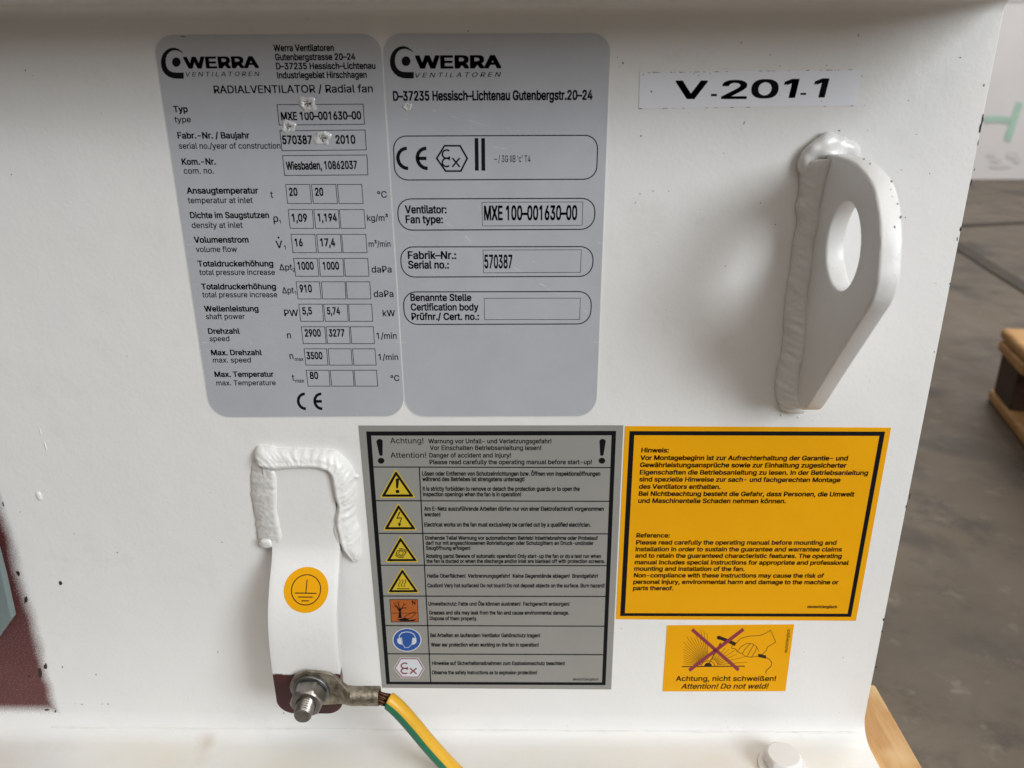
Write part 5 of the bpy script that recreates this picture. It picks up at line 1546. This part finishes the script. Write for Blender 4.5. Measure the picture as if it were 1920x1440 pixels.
cx_, cs_ = strap_s(574, 1106)
xl_, _s = strap_s(532.3, 1106)
xr_, _s = strap_s(616, 1106)
RS = (xr_ - xl_) / 2
t = thing('earth_sticker', 'round yellow earth symbol sticker on the bent strap', 'sticker', on_strap(cx_, cs_, 0.0))
vs, fs = [], []
NR, NA = 8, 48
for off in (0.00015,):
    vs.append(on_strap(cx_, cs_, off))
    for i in range(1, NR + 1):
        for k in range(NA):
            a = 2 * math.pi * k / NA
            vs.append(on_strap(cx_ + RS * i / NR * math.cos(a), cs_ - RS * i / NR * math.sin(a), off))
for k in range(NA):
    vs.append(on_strap(cx_ + RS * math.cos(2 * math.pi * k / NA), cs_ - RS * math.sin(2 * math.pi * k / NA), -0.0001))
for k in range(NA):
    fs.append((0, 1 + k, 1 + (k + 1) % NA))
    for i in range(NR):
        a, b = 1 + i * NA + k, 1 + i * NA + (k + 1) % NA
        fs.append((a, a + NA, b + NA, b))
mesh('sticker_film', vs, fs, M_YEL, t)
pr = Print(0, lambda x, y: on_strap(cx_ + RS * x, cs_ + RS * y, 0.0002))
pr.path([(.653 * math.cos(2 * math.pi * k / 48), .653 * math.sin(2 * math.pi * k / 48)) for k in range(48)], .044, True)


def seg(a, b, w, k=8):
    pr.path([(a[0] + (b[0] - a[0]) * i / k, a[1] + (b[1] - a[1]) * i / k) for i in range(k + 1)], w)


seg((.02, -.44), (0.0, .14), .042)
seg((-.49, .14), (.48, .15), .046)
seg((-.33, .31), (.32, .315), .046)
seg((-.18, .475), (.15, .475), .046)
pr.build('earth_symbol', M_BROWN, t)

# ------------------------------------------------------------------ earth bolt, cable
PB = 0.0340
NC = P(573.7, 1321, PB + .0165)
BX, BZ = NC.x, NC.z
RY = Matrix.Rotation(math.pi / 2, 4, 'X')       # local z -> -y


def cyl(bm, r0, r1, p0, p1, seg=32, x=None, z=None):
    bmesh.ops.create_cone(bm, cap_ends=True, segments=seg, radius1=r0, radius2=r1, depth=p1 - p0,
                          matrix=Matrix.Translation((BX if x is None else x, -(p0 + p1) / 2, BZ if z is None else z)) @ RY)


t = thing('earth_bolt', 'zinc plated stud with hexagon nut through the lower end of the strap', 'bolt', (BX, -PB, BZ))
# threaded stud: stacked turns
bm = bmesh.new()
NA = 28
pitch, r1_, r0_ = 0.00175, 0.0054, 0.0045
rings = []
pstart, pend = PB - .014, PB + .0262
turns = int((pend - pstart) / pitch * 6)
for i in range(turns + 1):
    pp = pstart + (pend - pstart) * i / turns
    ring = []
    for k in range(NA):
        ph = (pp / pitch + k / NA) % 1.0
        rr = r0_ + (r1_ - r0_) * (1 - abs(2 * ph - 1))
        if pend - pp < .001:
            rr = min(rr, r0_ - .0002)
        a = 2 * math.pi * k / NA
        ring.append(bm.verts.new((BX + rr * math.cos(a), -pp, BZ + rr * math.sin(a))))
    rings.append(ring)
for a, b in zip(rings, rings[1:]):
    for k in range(NA):
        bm.faces.new((a[k], a[(k + 1) % NA], b[(k + 1) % NA], b[k]))
bm.faces.new(rings[-1])
bm.faces.new(rings[0][::-1])
auto(from_bm('threaded_stud', bm, M_STEEL, t), 60)


def hexnut(name, x, z, p0, p1, af, mat, parent, rot=0.0, hole=None, up=False):
    """hexagon with rounded-off corners, lathed against a chamfer cone"""
    bm = bmesh.new()
    R_ = af / math.sqrt(3)
    N = 72
    lv = [(p0, 0.93), (p0 + (p1 - p0) * .07, 1.03), (p0 + (p1 - p0) * .12, 2), (p1 - (p1 - p0) * .16, 2), (p1 - (p1 - p0) * .09, 1.045), (p1, 0.94)]
    rings = []
    for pp, lim in lv:
        ring = []
        for k in range(N):
            a = 2 * math.pi * k / N + rot
            b = (2 * math.pi * k / N + math.pi / 6) % (math.pi / 3) - math.pi / 6
            rr = min(R_ * math.cos(math.pi / 6) / math.cos(b), R_ * math.cos(math.pi / 6) * lim * (1.0 if lim < 1.04 else 1.0))
            rr = min(rr, R_ * .985)
            v = (x + rr * math.cos(a), z + rr * math.sin(a))
            ring.append(bm.verts.new((v[0], -pp, v[1]) if not up else (v[0], v[1], pp)))
        rings.append(ring)
    if hole:
        for pp, hr in ((p1, hole * 1.10), (p1 - .0008, hole), (p0, hole)):
            ring = []
            for k in range(N):
                a = 2 * math.pi * k / N + rot
                ring.append(bm.verts.new((x + hr * math.cos(a), -pp, z + hr * math.sin(a))))
            rings.append(ring)
    for a, b in zip(rings, rings[1:]):
        for k in range(N):
            bm.faces.new((a[k], a[(k + 1) % N], b[(k + 1) % N], b[k]))
    if not hole:
        bm.faces.new(rings[0])
        bm.faces.new(rings[-1])
    return auto(from_bm(name, bm, mat, parent), 25)


hexnut('nut', BX, BZ, PB + .0068, PB + .0168, .0180, M_STEEL, t, math.radians(90 + 4), 0.0054)
bm = bmesh.new()
cyl(bm, .0112, .0112, PB + .0047, PB + .0066, 48)
o = auto(from_bm('washer', bm, M_DSTEEL, t), 40)
bevel(o, 0.0003, 2)
hexnut('bolt_head', BX, BZ, PB - .0140, PB - .0062, .0190, M_STEEL, t, .3)

t = thing('earth_cable', 'green and yellow earth cable with tinned ring terminal bolted to the strap', 'cable', (BX + .02, -PB, BZ))
# palm of the terminal, then the neck and the crimped barrel
ZA = P(680, 1307, PB + .008).z
XN0, XN1, XE = P(640, 1305, PB + .006).x, P(650, 1305, PB + .008).x, P(711, 1306, PB + .008).x
bm = bmesh.new()
sec = []          # (x, centre p, half thickness, half height, centre z)
x0 = BX - 0.0128
Rr = 0.0128
for k in range(11):
    a = math.pi / 2 * k / 10
    sec.append((BX - Rr * math.cos(a), PB + .0031, .0015, max(.0012, Rr * math.sin(a)), BZ + .0008))
for x, p, ht, hh, z in ((BX + .006, .0031, .0015, .0126, BZ + .0004), (BX + .0125, .0031, .0015, .0118, BZ), (XN0 - .002, .0034, .0017, .0098, (BZ + ZA) / 2),
                        (XN0 + .0012, .0048, .0030, .0078, ZA), (XN0 + .004, .0064, .0048, .0064, ZA), (XN0 + .0068, .0070, .0058, .0058, ZA)):
    sec.append((x, PB + p, ht, hh, z))
nb = 9
for k in range(nb + 1):
    x = XN0 + .0068 + (XE - XN0 - .0068) * k / nb
    dent = 1 - (.045 if k in (2, 3, 6, 7) else 0)
    sec.append((x, PB + .0070, .0058 * dent, .0058 * (1 + (.02 if dent < 1 else 0)), ZA))
NA = 28
rings = []
for x, p, ht, hh, z in sec:
    sq = 0.35 if ht < .002 else (0.6 if ht < .004 else 1.0)
    ring = []
    for k in range(NA):
        a = 2 * math.pi * k / NA
        ca, sa = math.cos(a), math.sin(a)
        ring.append(bm.verts.new((x, -(p + ht * math.copysign(abs(ca) ** sq, ca)), z + hh * sa)))
    rings.append(ring)
# open end of the barrel
for (dx, k_) in ((0, .80), (-.006, .78)):
    ring = []
    for k in range(NA):
        a = 2 * math.pi * k / NA
        ring.append(bm.verts.new((XE + dx, -(PB + .0070 + .0058 * k_ * math.cos(a)), ZA + .0058 * k_ * math.sin(a))))
    rings.append(ring)
for a, b in zip(rings, rings[1:]):
    for k in range(NA):
        bm.faces.new((a[k], a[(k + 1) % NA], b[(k + 1) % NA], b[k]))
bm.faces.new(rings[0][::-1])
bm.faces.new(rings[-1])
term = auto(from_bm('ring_terminal', bm, M_TIN, t), 32)
bevel(term, 0.0004, 2, 35)
# stamped marks on the palm
bm = bmesh.new()
for k, (x, y, w, h) in enumerate(((610, 1288, 1.0, 3.5), (613, 1296, .8, 4), (618, 1290, .9, 3), (621, 1298, .9, 4), (616, 1308, .8, 4), (620, 1312, 1.6, 1.0), (611, 1304, .7, 3), (622, 1286, .7, 3))):
    chip(x, y, w, h, PB + .00468, .1 * (k % 3))
from_bm('stamped_mark', bm, M_DSTEEL, term)
# the strands and the sheathed cable
CP = [(716, 1308), (728, 1313), (748, 1330), (775, 1360), (805, 1396), (838, 1432), (872, 1466), (900, 1490)]
cpts = [P(x, y, PB + .0070 + .0004 * i) for i, (x, y) in enumerate(CP)]
bm = bmesh.new()
ax = cpts[0] - Vector((.004, 0, 0))
for i in range(14):
    rr = .0036 * math.sqrt((i + .5) / 14)
    a = i * 2.4
    s0 = Vector((XE - .004, ax.y + rr * 1.1 * math.cos(a), ZA + rr * 1.1 * math.sin(a)))
    s1 = cpts[1] + Vector((.001, rr * math.cos(a + .5), rr * math.sin(a + .5)))
    d = (s1 - s0)
    q_ = d.to_track_quat('Z', 'Y').to_matrix().to_4x4()
    q_.translation = (s0 + s1) / 2
    bmesh.ops.create_cone(bm, cap_ends=True, segments=8, radius1=.00075, radius2=.00075, depth=d.length, matrix=q_)
from_bm('copper_strands', bm, M_COPPER, t, True)
NA = 40
S = []
for i in range(len(cpts) - 2):
    p0, p1, p2, p3 = cpts[i], cpts[i + 1], cpts[i + 2], cpts[min(i + 3, len(cpts) - 1)]
    for j in range(8):
        tt = j / 8
        S.append(0.5 * ((2 * p1) + (p2 - p0) * tt + (2 * p0 - 5 * p1 + 4 * p2 - p3) * tt * tt + (3 * p1 - p0 - 3 * p2 + p3) * tt ** 3))
vs, fs, mi = [], [], []
RCB = 0.0052
for i, c in enumerate(S):
    d = (S[min(i + 1, len(S) - 1)] - S[max(i - 1, 0)]).normalized()
    nn = (Vector((0, -1, 0)) - d * Vector((0, -1, 0)).dot(d)).normalized()
    bb = d.cross(nn)
    e = [1.0, 1.0] if i else [.93, .93]
    slant = 0.0
    for k in range(NA):
        a = 2 * math.pi * k / NA
        sh = d * (0.0022 * math.cos(a - 2.2)) * max(0, 1 - i / 6)
        vs.append(c + (nn * math.cos(a) + bb * math.sin(a)) * RCB * e[0] + sh)
base = len(vs)
for k in range(NA):          # the cut end
    v = vs[k]
    vs.append(S[0] + (v - S[0]) * .68)
for k in range(NA):
    vs.append(vs[base + k] + (S[2] - S[0]))
for k in range(NA):
    k2 = (k + 1) % NA
    fs += [(k, base + k, base + k2, k2), (base + k, base + NA + k, base + NA + k2, base + k2)]
    mi += [0, 0]
TWIST, GREEN0 = 0.0, 342
for i in range(len(S) - 1):
    for k in range(NA):
        k2 = (k + 1) % NA
        fs.append((i * NA + k, i * NA + k2, (i + 1) * NA + k2, (i + 1) * NA + k))
        a = (k + .5) / NA * 360
        g = (a - GREEN0 + TWIST * i) % 360
        mi.append(1 if g < 120 else 0)
cb = mesh('insulation', vs, fs, [M_INSY, M_GREEN], t, True, mi)
s = cb.modifiers.new('sub', 'SUBSURF')
s.levels = s.render_levels = 1

# ------------------------------------------------------------------ foot bolt on the lower flange
c = G(1467, 1432, ZB + .003)
t = thing('foot_bolt', 'white painted hexagon bolt on the bottom flange at the front right', 'bolt', (c.x, c.y, ZB))
bm = bmesh.new()
bmesh.ops.create_cone(bm, cap_ends=True, segments=48, radius1=.0150, radius2=.0150, depth=.0022, matrix=Matrix.Translation((c.x, c.y, ZB + .0011)))
o = auto(from_bm('washer', bm, M_PAINT, t), 40)
bevel(o, .0004, 2)
hexnut('bolt_head', c.x, c.y, ZB + .0022, ZB + .0112, .0205, M_PAINT, t, math.radians(12), None, True)

# ------------------------------------------------------------------ timber
ZW = ZB - TH


def board(name, lo, hi, mat, parent, mtx=None, bev=.004):
    bm = bmesh.new()
    box(bm, lo, hi, mtx)
    return bevel(from_bm(name, bm, mat, parent), bev, 3)


xr = G(1731, 1440, ZW).x
yf = G(1700, 1440, ZW).y
t = thing('carrier_pallet', 'pale wooden pallet that carries the fan frame', 'pallet', (xr - .07, 0, 0))
board('top_board', (xr - .145, yf - .12, ZW - .022), (xr, G(1643, 1286, ZW).y + .002, ZW), M_WOOD, t, bev=.002)
board('bearer', (xr - .140, yf - .10, .022), (xr - .005, -.02, ZW - .022), M_BLOCK, t)
board('bottom_board', (xr - .145, yf - .12, 0), (xr, .02, .022), M_WOOD, t)

A, B = G(1850, 748, 0.0), G(1925, 846, 0.0)
u = (B - A)
u.z = 0
u.normalize()
v = Vector((-u.y, u.x, 0))
if v.dot(Vector((0.3, 1, 0))) < 0:
    v = -v
fr = Matrix((u, v, Vector((0, 0, 1)))).transposed().to_4x4()
fr.translation = A
t = thing('wooden_pallet', 'wooden pallet standing on the floor behind the fan, dark block between its boards', 'pallet', A)
board('bottom_board', (0, 0, 0), (1.2, .10, .022), M_WOOD, t, fr, .006)
for k in range(3):
    board('block', (.012 + k * .53, .004, .022), (.012 + k * .53 + .10, .096, .100), M_BLOCK, t, fr)
for k in range(3):
    board('block', (.012 + k * .53, .35, .022), (.012 + k * .53 + .10, .446, .100), M_BLOCK, t, fr)
board('bottom_board', (0, .348, 0), (1.2, .448, .022), M_WOOD, t, fr, .006)
for k in range(3):
    board('stringer_board', (.0 + k * .53, -.002, .100), (.0 + k * .53 + .145, .80, .122), M_BLOCK if k == 9 else M_WOOD, t, fr, .006)
for k in range(5):
    board('top_board', (-.01, .0 + k * .17, .122), (1.2, .12 + k * .17, .144), M_WOOD, t, fr, .008)
for o in COL.objects:
    if o.type == 'MESH' and not o.data.materials:
        print('no material', o.name)
